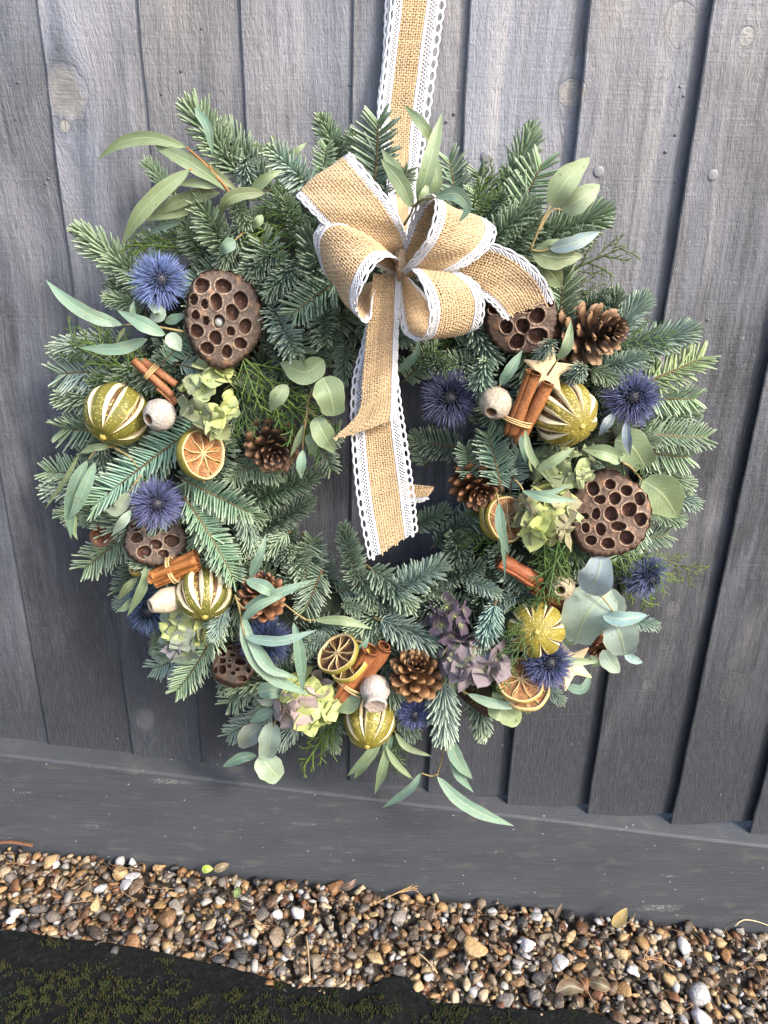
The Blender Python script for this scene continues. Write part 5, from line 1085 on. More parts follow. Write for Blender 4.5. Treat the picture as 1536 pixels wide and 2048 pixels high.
def cinnamon(sticks, tie, label, loops=3, hue=(.27, .105, .04)):
    """sticks: (ax, ay, ad, bx, by, bd, radius px); tie: (x, y, dep, dirx, diry, radius px, flat)"""
    org = P(*sticks[0][:3]); t = thing('cinnamon_bundle', org, label, 'cinnamon', 'cinnamon sticks in the wreath')
    for i, q in enumerate(sticks):
        rm = q[6] * mpp(q[0], q[1], q[2]); V, F, C = quill(P(*q[:3]), P(*q[3:6]), rm, 1.3 + .12 * (i % 3), np.array(hue) * random.uniform(.85, 1.15), 0, i * 1.7 + q[0])
        addw('cinnamon_stick', V, F, M_CIN, t, C)
    if tie:
        x, y, d, dx, dy, rp, fl = tie; c = np.array(P(x, y, d)[:]); T = nrm(np.array((P(x + dx, y + dy, d) - P(x, y, d))[:])); vw = nrm(np.array(CAM[:]) - c); S = nrm(np.cross(vw, T)); N = np.cross(T, S); k = mpp(x, y, d)
        an = np.linspace(0, 2 * math.pi, 36, endpoint=False); paths = []
        for l in range(loops):
            off = (l - (loops - 1) / 2) * .0016; tl = random.uniform(-.18, .18)
            paths.append(c + S[None] * (rp * k * np.cos(an))[:, None] + N[None] * (rp * k * fl * np.sin(an))[:, None] + T[None] * (off + tl * rp * k * np.cos(an) * .5)[:, None])
        V, F = tubes(np.array(paths), .0010, .0007, sides=5, ref=T, closed=True)
        addw('raffia_tie', V, F, M_RAF, t)
    return t
cinnamon([(266, 720, 9.8, 345, 792, 9.6, 9), (285, 722, 9.2, 352, 770, 9.2, 9), (318, 772, 9.4, 354, 806, 9.4, 10)], (302, 744, 9.6, 80, 70, 17, .7), 'thin cinnamon stick bundle tied with raffia, above the left grey seed pod', hue=(.30, .125, .055))
cinnamon([(1069, 745, 12.2, 1022, 868, 11.2, 18), (1096, 765, 12, 1036, 884, 11, 15)], (1032, 840, 11.5, -45, 120, 31, .62), 'pair of cinnamon quills tied with raffia leaning on the wooden star at the right', hue=(.30, .12, .045))
cinnamon([(300, 1160, 10, 395, 1118, 10.4, 11), (302, 1150, 9.4, 392, 1106, 9.8, 10), (312, 1167, 9.4, 398, 1132, 9.8, 10), (306, 1152, 10.6, 390, 1122, 10.8, 8)], (345, 1140, 10, 90, -38, 26, .7), 'cinnamon bundle tied with raffia under the left lotus pod', hue=(.34, .13, .035))
cinnamon([(742, 1300, 10.8, 678, 1398, 10, 20), (770, 1292, 10.2, 716, 1370, 9.4, 18), (735, 1290, 9.6, 690, 1360, 9.2, 11)], (700, 1366, 10, -60, 95, 38, .6), 'thick cinnamon quills tied with raffia at the bottom beside the pine cone', hue=(.28, .10, .038))
cinnamon([(1000, 1118, 9.4, 1078, 1165, 9.4, 19), (1068, 1172, 9, 1135, 1220, 9, 14)], None, 'broad reddish cinnamon bark pieces under cypress at the right, above the yellow lime', hue=(.27, .085, .035))

# ---- woody seed pods, lathe-turned cups with an opening
M_POD = tinted('pale_woody_pod', .75, .35, 420, .7, .0011, .3)
def pod(px, py, dep, prof, label, tx, ty, col=(.33, .29, .25), asp=1.0, sc=1.0):
    k = mpp(px, py, dep) * sc; mw = frame(px, py, dep, tx, ty)
    pr = [(r_ * k, z * k) for r_, z in prof]
    v, f = lathe(pr, 32, lambda a, z: .03 * math.sin(a * 7 + z * 300) + .03 * fbm((math.cos(a) * 2, math.sin(a) * 2, z * 150)))
    n = len(prof); cc = np.zeros((len(v), 3))
    ztop = max(z for _, z in prof); deep = False
    for i, (r_, z) in enumerate(prof):
        if i and i > int(np.argmax([q[1] for q in prof])): deep = True
        for j in range(32): cc[i * 32 + j] = ((np.array((.20, .11, .055)) if prof is not NECK else np.array((.33, .27, .22))) if deep else np.array(col)) * (1 + .25 * fbm((j * .9, i * .4, px)))
    o = add('seed_pod', mkmesh('seed_pod', v, [f, np.array([list(range(32))[::-1]])], cc), M_POD, None, mw)
    return tag(o, label, 'seed pod', 'pale woody seed pods')
ROUND = [(4, -31), (16, -28), (27, -18), (33, -3), (32, 10), (26, 20), (18, 27), (14, 31), (11, 31.5), (9, 27), (10, 12), (6, 2), (.1, 0)]
LONG = [(5, -36), (17, -32), (24, -20), (26, -6), (25, 8), (20, 22), (15, 32), (13, 38), (10.5, 38.5), (9, 33), (9, 12), (5, 4), (.1, 2)]
NECK = [(3, -33), (14, -32), (25, -24), (30, -10), (29, 4), (23, 14), (19, 19), (21, 26), (22.5, 33), (20, 35), (16, 33), (9, 31.5), (.1, 31)]
pod(320, 830, 10.6, ROUND, 'round grey seed pod with a dark mouth beside the left dried lime', -.95, -.35, (.34, .31, .28))
pod(991, 806, 11.2, ROUND, 'weathered grey seed pod with a wide mouth between the dark thistle and the cinnamon', -.42, -.95, (.34, .29, .23), sc=1.02)
pod(336, 1200, 10.4, LONG, 'long pale cream seed pod lying beside the olive green dried lime', -1.5, -.5, (.43, .36, .27))
pod(750, 1384, 11.2, NECK, 'pale poppy-shaped seed pod with a flared neck above the lowest dried lime', .05, -1.05, (.36, .32, .29))
pod(1121, 1172, 9.8, ROUND, 'small mossy seed pod with a dark hole, half covered by cypress', .0, -.35, (.30, .25, .17), sc=.85)

# ---- wooden stars
M_STAR = tinted('pale_birch_star', .65, .2, 500, .4, .0008)
def star(px, py, dep, rpx, label, roll, tx, ty):
    k = mpp(px, py, dep); mw = frame(px, py, dep, tx, ty, roll); ro, ri, th = rpx * k, rpx * k * .40, .0042
    ring = []
    for i in range(10):
        a = math.pi / 2 + i * math.pi / 5; r_ = (ro * (1 + .06 * math.sin(i * 5.1))) if i % 2 == 0 else ri; ring.append((r_ * math.cos(a), r_ * math.sin(a)))
    bm = bmesh.new(); vs = [bm.verts.new((x, y, -th / 2)) for x, y in ring]; fc = bm.faces.new(vs)
    ex = bmesh.ops.extrude_face_region(bm, geom=[fc]); tv = [g for g in ex['geom'] if isinstance(g, bmesh.types.BMVert)]
    for v in tv: v.co.z = th / 2
    bm.faces.ensure_lookup_table(); bmesh.ops.recalc_face_normals(bm, faces=bm.faces)
    bmesh.ops.bevel(bm, geom=list(bm.edges), offset=.0011, segments=2, affect='EDGES', clamp_overlap=True)
    me = bpy.data.meshes.new('wooden_star'); bm.to_mesh(me); bm.free()
    a_ = me.attributes.new('tint', 'FLOAT_COLOR', 'POINT'); a_.data.foreach_set('color', np.tile(np.array([.56, .44, .25, 1], np.float32), len(me.vertices)))
    o = add('wooden_star', me, M_STAR, None, mw); return tag(o, label, 'star', 'pale wooden stars')
star(1096, 742, 11.2, 58, 'pale wooden star behind the tied cinnamon pair at the upper right', -.12, .15, .1)
star(1140, 1328, 9.9, 54, 'pale wooden star half hidden behind the blue thistle at the lower right', .35, .3, .1)

# ---- dried citrus slices
M_RIND = tinted('dried_rind', .5, .3, 500, .4, .0005); M_FLESH = tinted('dried_citrus_flesh', .45, .5, 700, .8, .0012)
def slice_(px, py, dep, rpx, label, tx, ty, roll=0, rind=(.20, .17, .03), flesh=(.20, .085, .03), pith=(.50, .38, .20), asp=1.0, ns=9, thick=.006, top=True, parent=None, mw=None):
    k = mpp(px, py, dep); Rr = rpx * k; mw = frame(px, py, dep, tx, ty, roll) @ Matrix.Diagonal((1, asp, 1, 1)) if mw is None else mw
    t = thing('citrus_slice', (0, 0, 0), label, 'citrus slice', 'dried citrus slices', mw)
    h = thick / 2; wob = lambda a, z: .02 * math.sin(a * 3 + px) + .012 * math.sin(a * 7)
    v, f = lathe([(Rr * .96, -h), (Rr, -h * .7), (Rr * 1.02, 0), (Rr, h * .7), (Rr * .965, h)], 60, wob); add('rind', mkmesh('rind', v, [f], np.tile(rind, (len(v), 1))), M_RIND, t)
    v, f = lathe([(Rr * .965, h), (Rr * .945, h * 1.1), (Rr * .90, h * 1.0), (Rr * .885, h * .5), (Rr * .885, -h * .5), (Rr * .90, -h * 1.0), (Rr * .96, -h)], 60, wob); add('pith', mkmesh('pith', v, [f], np.tile(pith, (len(v), 1))), M_RIND, t)
    fl = np.array(flesh)
    rj = random.Random(int(px)); bd_ = [s * 2 * math.pi / ns + rj.uniform(-.16, .16) for s in range(ns)]; bd_.append(bd_[0] + 2 * math.pi)
    for s in range(ns):
        a0 = bd_[s] + .03; a1 = bd_[s + 1] - .03; na, nr = 12, 11; V = []; C = []
        for side in (1, -1):
            for i in range(nr):
                u = .08 + .81 * i / (nr - 1)
                for j in range(na):
                    w = j / (na - 1); a = a0 + (a1 - a0) * w; edge = min(1, 4 * w * (1 - w) + .0) * min(1, 5 * (u - .08) + .2) 
                    zz = h * (.25 + .35 * (1 - edge)) - .0006 + .0009 * noise.noise((u * 9, w * 4 + s * 7, px))
                    V.append((Rr * u * math.cos(a), Rr * u * math.sin(a), side * max(.0004, zz))); C.append(fl * (1 + .9 * noise.noise((u * 5, w * 9 + s * 5, px)) + .5 * noise.noise((u * 14, w * 5 + s * 5, px))) + (1 - edge) * np.array((.16, .10, .03)))
        add('segment', mkmesh('segment', np.array(V), [grid_faces(nr, na), grid_faces(nr, na, base=nr * na)[:, ::-1]], np.clip(np.array(C), 0.005, 1)), M_FLESH, t)
    paths = []
    for s in range(ns):
        a = bd_[s]; u = np.linspace(.0, .87, 8); paths.append(np.stack([Rr * u * np.cos(a + .06 * np.sin(u * 8 + s)), Rr * u * np.sin(a + .06 * np.sin(u * 8 + s)), h * (.6 + 0 * u)], 1))
    for s in range(ns):
        a = bd_[s]; u = np.linspace(.0, .87, 8); paths.append(np.stack([Rr * u * np.cos(a), Rr * u * np.sin(a), -h * (.6 + 0 * u)], 1))
    V, F = tubes(np.array(paths), np.linspace(.0008, .00035, 8)[None], np.linspace(.0012, .0007, 8)[None], sides=5); add('membrane', mkmesh('membrane', V, F, np.tile(np.array(pith) * .9, (len(V), 1))), M_RIND, t)
    return t
slice_(402, 908, 10.8, 52, 'orange dried citrus slice left of the dark pine cone', .85, .1, .2, asp=1.0, thick=.010)
slice_(676, 1308, 11.2, 46, 'dried lime slice with dark flesh beside the thick cinnamon quills, front one of two', -.8, .75, .3, flesh=(.035, .013, .008), asp=.95)
slice_(698, 1322, 10.1, 46, 'dried lime slice showing only its golden rind behind another slice by the cinnamon', -.8, .75, .6, flesh=(.06, .03, .012), rind=(.3, .24, .04))
slice_(1041, 1360, 10.2, 47, 'orange dried citrus slice at the lower right, in front of its twin', .05, .35, .1, rind=(.42, .28, .08))
slice_(1049, 1373, 9.3, 50, 'dried citrus slice at the lower right lying behind an orange one', .05, .35, .5, rind=(.45, .33, .12))
slice_(1012, 1038, 10.2, 47, 'dried citrus slice at the right behind a slim teal leaf', .62, .1, .2, rind=(.26, .19, .03))
slice_(996, 1034, 9.2, 46, 'olive rind of a dried slice just left of the right-hand orange slice', .75, .1, .6, rind=(.22, .17, .03))
slice_(278, 1134, 7.6, 20, 'small golden lime slice under the left lotus pod', -.5, .7, .2, rind=(.3, .22, .03), flesh=(.15, .1, .02))
# a splinter of bark beside the left slice
V, F = tubes(curve(PA([(352, 896, 11.2), (380, 930, 11.4), (410, 966, 11.2)]), 9)[None], np.array([[.0012, .0019, .002, .0018, .002, .0019, .0017, .0013, .0008]]), sides=6, ref=(0, 1, 0))
tag(addw('bark_splinter', V, F, plain('pale_bark', (.36, .22, .13), .7, .3, 700, .4), org=PA([(352, 896, 11)])[0]), 'thin pale bark splinter leaning on the left orange slice', 'bark')

# ---- hydrangea heads
def m_petal():
    b = NB('hydrangea_petal'); c = b.obj().outputs['Color']; sp = b.n('ShaderNodeSeparateXYZ', None, i0=b.attr('par').outputs['Vector']); t, v, _ = sp.outputs
    n = b.noise(b.pos(), 260.0, 4.0).outputs[0]
    c = b.mix(b.mapr(b.math('ADD', t, b.math('MULTIPLY', n, .5)), 1.0, 1.4, 0, .6), c, b.mix(.6, c, (.20, .13, .17)))
    c = b.mix(b.mapr(t, 0, .35, .55, 0), c, (.30, .36, .12))
    wv = b.math('SINE', b.math('MULTIPLY', v, 26.0)); c = b.mix(b.math('MULTIPLY', b.mapr(wv, .6, 1.0), .14), c, (.45, .5, .3))
    b.fin(c, .6, b.bump(b.math('ADD', n, b.math('MULTIPLY', wv, .2)), .35, .0006), .3)
    tr = b.n('ShaderNodeBsdfTranslucent', None, Color=c); mx = b.n('ShaderNodeMixShader', None, i0=.22, i1=b.bsdf.outputs[0], i2=tr.outputs[0]); b.t.links.new(mx.outputs[0], b.out.inputs[0])
    return b.m
M_PET = m_petal()
def petal_mesh(seed):
    r = random.Random(seed); n, m = 9, 9; V = []; U = []; cup = r.uniform(-.45, .15); curl = r.uniform(-.55, .05); wv = r.uniform(.01, .04)
    for i in range(n):
        t = i / (n - 1); w = .56 * math.sin(math.pi * min(1, t * .93 + .045) ** .62) ** .7 * (1 if t < .8 else math.sqrt(max(.05, 1 - ((t - .8) / .21) ** 2)))
        for j in range(m):
            v = -1 + 2 * j / (m - 1); V.append((.06 + t * (1 - .05 * v * v), v * w, .12 * t + curl * t * t + cup * v * v * w + wv * math.sin(t * 8 + v * 4 + seed))); U.append((t, v, seed))
    me = mkmesh('petal', np.array(V), [grid_faces(n, m)], None, np.array(U, float)); me.materials.append(M_PET); return me
PETS = [petal_mesh(s) for s in range(8)]
fv, ff = lathe([(.01, -.7), (.05, -.6), (.05, -.1), (.10, 0), (.10, .08), (.04, .13), (.001, .14)], 8)
ME_FLO = mkmesh('floret', fv, [ff]); ME_FLO.materials.append(plain('floret_eye', (.22, .27, .09), .6))
def hydrangea(px, py, dep, rpx, label, cols, n=14, ps=15, seed=1, asp=(1, 1), tx=0, ty=0):
    rd = random.Random(seed); k = mpp(px, py, dep); mw = frame(px, py, dep, tx, ty); Rr = rpx * k
    t = thing('hydrangea_head', (0, 0, 0), label, 'hydrangea', 'dried hydrangea heads', mw)
    for i in range(n):
        f = (i + .5) / n; th = math.acos(1 - f * 1.05); ph = i * 2.39996 + seed
        d = Vector((math.sin(th) * math.cos(ph), math.sin(th) * math.sin(ph), math.cos(th))); d = (d + Vector((rd.gauss(0, .12), rd.gauss(0, .12), 0))).normalized()
        pos = Vector((d.x * Rr * .8 * asp[0], d.y * Rr * .8 * asp[1], d.z * Rr * .45))
        q = (d + Vector((0, 0, .15)) + Vector((rd.gauss(0, .25), rd.gauss(0, .25), 0))).normalized().to_track_quat('Z', 'Y'); s = ps * k * rd.uniform(.85, 1.2)
        fl = add('floret', ME_FLO, None, t, Matrix.Translation(pos) @ q.to_matrix().to_4x4() @ Matrix.Rotation(rd.uniform(0, 3), 4, 'Z') @ Matrix.Scale(s, 4))
        c = cols[rd.randrange(len(cols))]
        for j in range(4):
            a = j * math.pi / 2 + rd.uniform(-.15, .15); e = R(rd.uniform(0, 40))
            add('petal', PETS[rd.randrange(8)], None, fl, Matrix.Rotation(a, 4, 'Z') @ Matrix.Rotation(-e, 4, 'Y') @ Matrix.Diagonal((rd.uniform(.9, 1.2), rd.uniform(.85, 1.25), 1, 1)), Vector(c) * rd.uniform(.85, 1.15))
    return t
HG, HY, HM, HP, HD = (.33, .39, .20), (.45, .50, .19), (.20, .165, .19), (.36, .28, .27), (.085, .06, .095)
hydrangea(420, 795, 10.2, 64, 'soft green hydrangea head below the big lotus pod', [HG, HG, HY, (.22, .25, .15)], 16, 27, 3, (.95, 1.2))
hydrangea(1092, 1030, 11.2, 64, 'large lime-green hydrangea head left of the right-hand lotus pod', [HY, HY, HG, (.27, .25, .15)], 18, 31, 5, (1, .95))
hydrangea(1125, 935, 10.0, 52, 'pale green hydrangea cluster under the golden dried lime', [HG, HG, (.22, .26, .14)], 12, 27, 8, (1.3, .8))
hydrangea(367, 1265, 9.6, 44, 'green hydrangea head tinged with lilac at the lower left', [HG, (.2, .24, .2), (.22, .21, .25), HY], 12, 27, 11, (1, 1.15))
hydrangea(615, 1400, 10.2, 60, 'green and pink hydrangea head at the bottom left of the cinnamon', [HY, HY, HP, (.3, .3, .18)], 16, 30, 14, (1.1, .95))
hydrangea(945, 1318, 11.0, 58, 'mauve hydrangea head right of the large golden-brown pine cone', [HM, HP, HM, (.25, .25, .17), HD], 16, 31, 17, (1.15, .8))
hydrangea(900, 1240, 9.6, 38, 'dark purple hydrangea petals above the mauve head', [HD, HD, (.10, .07, .09)], 7, 26, 20, (1, .9))

# ================================================================== burlap ribbon with lace edging (woven thread by thread)
def m_burlap():
    b = NB('jute_thread'); c = b.attr('tint').outputs[0]; n = b.noise(b.pos(), 1500.0, 3.0).outputs[0]
    c = b.mix(b.mapr(n, .3, .7, 0, .5), c, b.mix(.45, c, (.20, .11, .045)))
    return b.fin(c, .8, b.bump(n, .4, .0004), .2, Sheen_Weight=.25)
M_BUR = m_burlap(); M_LACE = plain('white_cotton_lace', (.62, .62, .66), .75, .08, 900, .2, .0003, .2)

def strip_map(A, Bp, n=400):
    """two edge key lists -> arc-length parametrised ribbon surface"""
    ca, cb = catmull(PA(A), n), catmull(PA(Bp), n)
    ca = ca[0] if isinstance(ca, tuple) else ca; cb = cb[0] if isinstance(cb, tuple) else cb
    mid = (ca + cb) / 2; s = np.concatenate([[0], np.cumsum(np.linalg.norm(np.diff(mid, axis=0), axis=1))])
    Ls = s[-1]; t = np.linspace(0, Ls, n)
    ca = np.stack([np.interp(t, s, ca[:, k]) for k in range(3)], 1); cb = np.stack([np.interp(t, s, cb[:, k]) for k in range(3)], 1)
    # light smoothing
    for _ in range(6):
        ca[1:-1] = (ca[:-2] + 2 * ca[1:-1] + ca[2:]) / 4; cb[1:-1] = (cb[:-2] + 2 * cb[1:-1] + cb[2:]) / 4
    tang = nrm(np.gradient((ca + cb) / 2, axis=0)); W = cb - ca; Nn = nrm(np.cross(tang, nrm(W)))
    for _ in range(8): Nn[1:-1] = nrm(Nn[:-2] + Nn[1:-1] + Nn[2:])
    seed_ = A[0][0] * .37 + A[1][1] * .11
    Wd = float(np.median(np.linalg.norm(W, axis=1)))
    def f(sv, v, h):
        sv = np.clip(sv, -.005, Ls + .005); i = np.clip(sv / Ls * (n - 1), 0, n - 1.001); i0 = i.astype(int); fr = (i - i0)[..., None]
        a = ca[i0] * (1 - fr) + ca[i0 + 1] * fr; b_ = cb[i0] * (1 - fr) + cb[i0 + 1] * fr; nn = Nn[i0] * (1 - fr) + Nn[i0 + 1] * fr
        tg = tang[i0] * (1 - fr) + tang[i0 + 1] * fr
        over = (np.minimum(sv, 0) + np.maximum(sv - Ls, 0))[..., None]
        und = .0011 * np.sin(sv * 71 + v * 2.3 + seed_) + .0009 * np.sin(sv * 29 - v * 5 + 2 * seed_) + .0005 * np.sin(sv * 190 + v * 9)
        return a + (b_ - a) * v[..., None] + nn * (h + und)[..., None] + tg * over
    return f, Ls, Wd
PIT = .0019                                             # thread pitch
JUTE = np.array((.47, .335, .195))
def ribbon(kind, A, Bp, parent, v0=.14, v1=.86, lace=(True, True), fray=.0, tone=1.0, wd=None):
    f, Ls, Wd = strip_map(A, Bp); Wd = wd or Wd
    org = world_org(parent)
    nw = max(6, int(round((v1 - v0) * Wd / PIT))); nf = max(4, int(round(Ls / PIT)))
    Bg = Bag()
    # lengthwise threads
    m = nf * 2 + 1; sv = np.linspace(0, Ls, m); vv = v0 + (v1 - v0) * (np.arange(nw) + .5) / nw
    S, Vv = np.meshgrid(sv, vv); par = np.arange(nw)[:, None]
    amp = .00034
    Hh = amp * np.cos(math.pi * (S / Ls * nf - .5 + par))
    Vj = Vv + (v1 - v0) / nw * .10 * np.sin(S * 170 + par * 1.9)
    C = f(S + (rng.uniform(-fray, fray, (nw, 1)) if fray else 0) * (S > Ls * .97), Vj, Hh)
    t0 = .00087
    V, F = tubes(C, t0 * rng.uniform(.8, 1.2, (nw, 1)), .00042, ref=nrm(f(S[:, :1] * 0 + Ls / 2, Vv[:, :1], Hh[:, :1] * 0 + 1) - f(S[:, :1] * 0 + Ls / 2, Vv[:, :1], Hh[:, :1] * 0))[:, 0], sides=4)
    # width vector must follow the surface, so rebuild with local frames
    N_ = f(S, Vj, Hh * 0 + 1.0) - f(S, Vj, Hh * 0)
    V, F = ttube(C, N_, t0 * rng.uniform(.82, 1.2, (nw, 1)) * (1 + .2 * np.sin(S * rng.uniform(90, 260, (nw, 1)) + rng.uniform(0, 6, (nw, 1)))), .00042)
    Bg.add(V, F, np.repeat(JUTE[None] * tone * rng.uniform(.82, 1.12, (nw, 1)), m * 4, 0))
    # crosswise threads
    m2 = nw * 2 + 1; vv = np.linspace(v0 - .012, v1 + .012, m2); sv = Ls * (np.arange(nf) + .5) / nf
    Vv, S = np.meshgrid(vv, sv); par = np.arange(nf)[:, None]
    Hh = -amp * np.cos(math.pi * ((Vv - v0) / (v1 - v0) * nw - .5 + par))
    Sj = S + PIT * (.12 * np.sin(Vv * 40 + par * 2.3) + .25 * np.sin(Vv * 5 + par * .37))
    C = f(Sj, Vv, Hh); N_ = f(Sj, Vv, Hh * 0 + 1.0) - f(Sj, Vv, Hh * 0)
    V, F = ttube(C, N_, t0 * rng.uniform(.82, 1.2, (nf, 1)) * (1 + .2 * np.sin(Vv * rng.uniform(6, 18, (nf, 1)) + rng.uniform(0, 6, (nf, 1)))), .00042)
    Bg.add(V, F, np.repeat(JUTE[None] * tone * rng.uniform(.8, 1.14, (nf, 1)), m2 * 4, 0))
    for q in Bg.V: q -= org
    me = Bg.mesh(kind); band = add(kind, me, M_BUR, parent)
    for side in (0, 1):
        if not lace[side]: continue
        Bl = Bag(); vin = v0 + .03 if side == 0 else v1 - .03; vout = 0.0 if side == 0 else 1.0
        lw = (vout - vin)                                # signed
        def lac(sv, w, h): return f(sv, vin + lw * w, h)
        pr = .0086; nr = max(1, int(Ls / pr)); cs = (np.arange(nr) + .5) * Ls / nr
        an = np.linspace(0, 2 * math.pi, 14, endpoint=False)
        for (wc, rw, rs, th) in ((.80, .185, .46, .00095), (.60, .08, .30, .0007)):
            off = 0 if wc > .7 else .5
            S = cs[:, None] + (off * Ls / nr) + rs * pr * np.cos(an)[None]; Wv = wc + rw * np.sin(an)[None] + 0 * S
            C = lac(S, Wv, .0004 + 0 * S); N_ = lac(S, Wv, 1 + 0 * S) - lac(S, Wv, 0 * S)
            V, F = ttube(C, N_, th, th * .6, closed=True); Bl.add(V, F)
        # picot scallop line, edge tapes and net
        S = np.linspace(0, Ls, nr * 8 + 1)[None]; ph = S / Ls * nr * 2 * math.pi
        for (wf, th) in ((.97 + .035 * -np.cos(ph), .0006), (.62 + .0 * ph, .00055), (.03 + 0 * ph, .0009), (.10 + 0 * ph, .0007)):
            C = lac(S, wf, .0004 + 0 * S); N_ = lac(S, wf, 1 + 0 * S) - lac(S, wf, 0 * S); V, F = ttube(C, N_, th, th * .6); Bl.add(V, F)
        nn = nr * 3; q = np.linspace(0, 1, 5)[None]
        for sg in (1, -1):
            S = (np.arange(nn)[:, None] + .5) * Ls / nn + sg * (q - .5) * pr * .7; S = np.clip(S, 0, Ls); Wv = .08 + .56 * q + 0 * S
            C = lac(S, Wv, .0003 + .0002 * sg + 0 * S); N_ = lac(S, Wv, 1 + 0 * S) - lac(S, Wv, 0 * S); V, F = ttube(C, N_, .00052, .00035); Bl.add(V, F)
        for q_ in Bl.V: q_ -= org
        add('lace_trim', Bl.mesh('lace_trim'), M_LACE, band)
    return band
def ttube(C, N, ra, rb, closed=False, sides=4):
    K, S, _ = C.shape; T = nrm((np.roll(C, -1, 1) - np.roll(C, 1, 1)) if closed else np.gradient(C, axis=1)); N = nrm(N); A = nrm(np.cross(T, N)); B_ = np.cross(A, T)
    ra = np.broadcast_to(np.asarray(ra, float), (K, S)); rb = np.broadcast_to(np.asarray(rb, float), (K, S)); th = np.arange(sides) * 2 * math.pi / sides
    V = (C[:, :, None] + A[:, :, None] * (np.cos(th)[None, None, :, None] * ra[..., None, None]) + B_[:, :, None] * (np.sin(th)[None, None, :, None] * rb[..., None, None])).reshape(-1, 3)
    k = np.arange(K)[:, None, None] * S * sides; n = S if closed else S - 1; s = np.arange(n)[None, :, None]; q = np.arange(sides)[None, None]; s1 = (s + 1) % S; q1 = (q + 1) % sides
    return V, [np.stack([k + s * sides + q, k + s * sides + q1, k + s1 * sides + q1, k + s1 * sides + q], -1).reshape(-1, 4)]

hang = thing('hanging_ribbon', P(836, 100, 2), 'burlap ribbon with white lace edges running up the fence from the wreath', 'ribbon')
ribbon('ribbon_band', [(790, -110, 1.9), (783, -20, 2.0), (774, 70, 2.2), (764, 160, 2.5), (756, 240, 3.4), (768, 330, 5.5), (782, 420, 8), (792, 500, 10)], [(900, -110, 2.3), (892, -10, 2.4), (881, 70, 2.6), (869, 160, 2.9), (855, 260, 3.8), (842, 340, 5.8), (835, 420, 8.4), (815, 505, 10)], hang, .18, .70)
ribbon('ribbon_band', [(780, -110, 1.72), (770, 20, 1.75), (766, 120, 1.9), (755, 220, 2.6), (760, 300, 4)], [(886, -110, 1.8), (880, 20, 1.85), (868, 120, 2.0), (852, 220, 2.7), (845, 300, 4)], hang, .12, .8, (True, False), .002)

bow = thing('ribbon_bow', P(798, 530, 12), 'big burlap bow edged with white lace, tied at the top of the wreath', 'bow')
# upper left loop
ribbon('loop', [(792, 548, 11.6), (742, 525, 13.6), (668, 468, 15.2), (598, 398, 14.8), (592, 388, 13.4), (615, 415, 11.2), (700, 490, 10.2), (785, 540, 10.4)],
       [(806, 520, 12), (812, 475, 14.2), (780, 405, 15.8), (708, 315, 15), (697, 306, 13.6), (712, 330, 11.2), (775, 430, 10.2), (800, 520, 10.4)], bow, .12, .88)
# lower left loop, curled
ribbon('loop', [(802, 522, 11.5), (745, 478, 14), (690, 450, 15.2), (652, 445, 15), (630, 470, 14.6), (630, 505, 14), (652, 555, 12.4), (690, 580, 10.6), (740, 565, 9.8), (790, 542, 10.4)],
       [(800, 535, 12.5), (790, 520, 15), (775, 512, 16.4), (752, 526, 17.4), (728, 560, 17.8), (714, 600, 17.4), (722, 636, 16.2), (740, 636, 14.4), (750, 580, 13), (790, 545, 11.4)], bow, .09, .86)
# upper right loop
ribbon('loop', [(800, 530, 11), (812, 470, 12), (832, 412, 13.2), (855, 393, 14.6), (868, 405, 16.2), (864, 440, 17), (846, 490, 16.8), (806, 538, 14.2), (798, 545, 12)],
       [(812, 535, 10), (880, 500, 9.6), (940, 465, 10), (975, 450, 11.2), (990, 458, 13.4), (986, 484, 15), (955, 515, 15.6), (880, 548, 14.8), (815, 550, 12.4)], bow)
# lower right loop
ribbon('loop', [(800, 532, 12), (822, 542, 15), (846, 575, 16.6), (858, 625, 17), (852, 672, 16.2), (834, 684, 14.8), (808, 665, 13), (799, 615, 11.8), (800, 555, 11.2)],
       [(816, 534, 12), (900, 540, 14.6), (950, 562, 15.4), (970, 600, 15.4), (966, 640, 14.6), (945, 660, 13.2), (898, 650, 10.8), (860, 600, 10), (812, 550, 10.4)], bow)
# right-hand cut end
ribbon('tail', [(840, 535, 10.6), (930, 492, 12.4), (985, 488, 13.4), (1040, 512, 14), (1083, 552, 13.8), (1108, 602, 13.2)], [(830, 560, 10.6), (890, 570, 12), (940, 582, 13), (972, 600, 13.4), (992, 618, 13.2), (1006, 636, 12.8)], bow, fray=.004)
# front tail with its skewed cut end
ribbon('tail', [(746, 548, 12.6), (738, 610, 13.4), (730, 690, 13.4), (724, 760, 13.2), (716, 828, 13.2), (664, 882, 13.0)], [(800, 548, 12.6), (798, 610, 13.4), (796, 670, 13.2), (794, 740, 13.0), (793, 790, 12.8), (797, 834, 12.6)], bow, .02, .90, (False, True), fray=.003)
# long tail reaching into the centre
ribbon('tail', [(752, 560, 11), (726, 680, 11.8), (704, 770, 12), (703, 880, 12), (715, 1000, 12), (737, 1120, 12)], [(795, 560, 11), (790, 680, 11.8), (800, 790, 12), (812, 870, 12), (826, 970, 12), (835, 1062, 12)], bow, .21, .78, fray=.003)
# short stray end behind the long tail
ribbon('tail', [(775, 962, 9), (820, 968, 9.2), (868, 974, 9.6)], [(780, 1006, 9), (815, 1010, 9.2), (848, 1003, 9.6)], bow, .0, .62, (False, True), .002, .8)
# pinched knot
ribbon('knot', [(794, 480, 12.4), (790, 515, 13.8), (792, 540, 14), (796, 560, 13)], [(810, 480, 12.4), (810, 515, 13.8), (808, 540, 14), (804, 560, 13)], bow, .02, .98, (False, False), 0, .85)

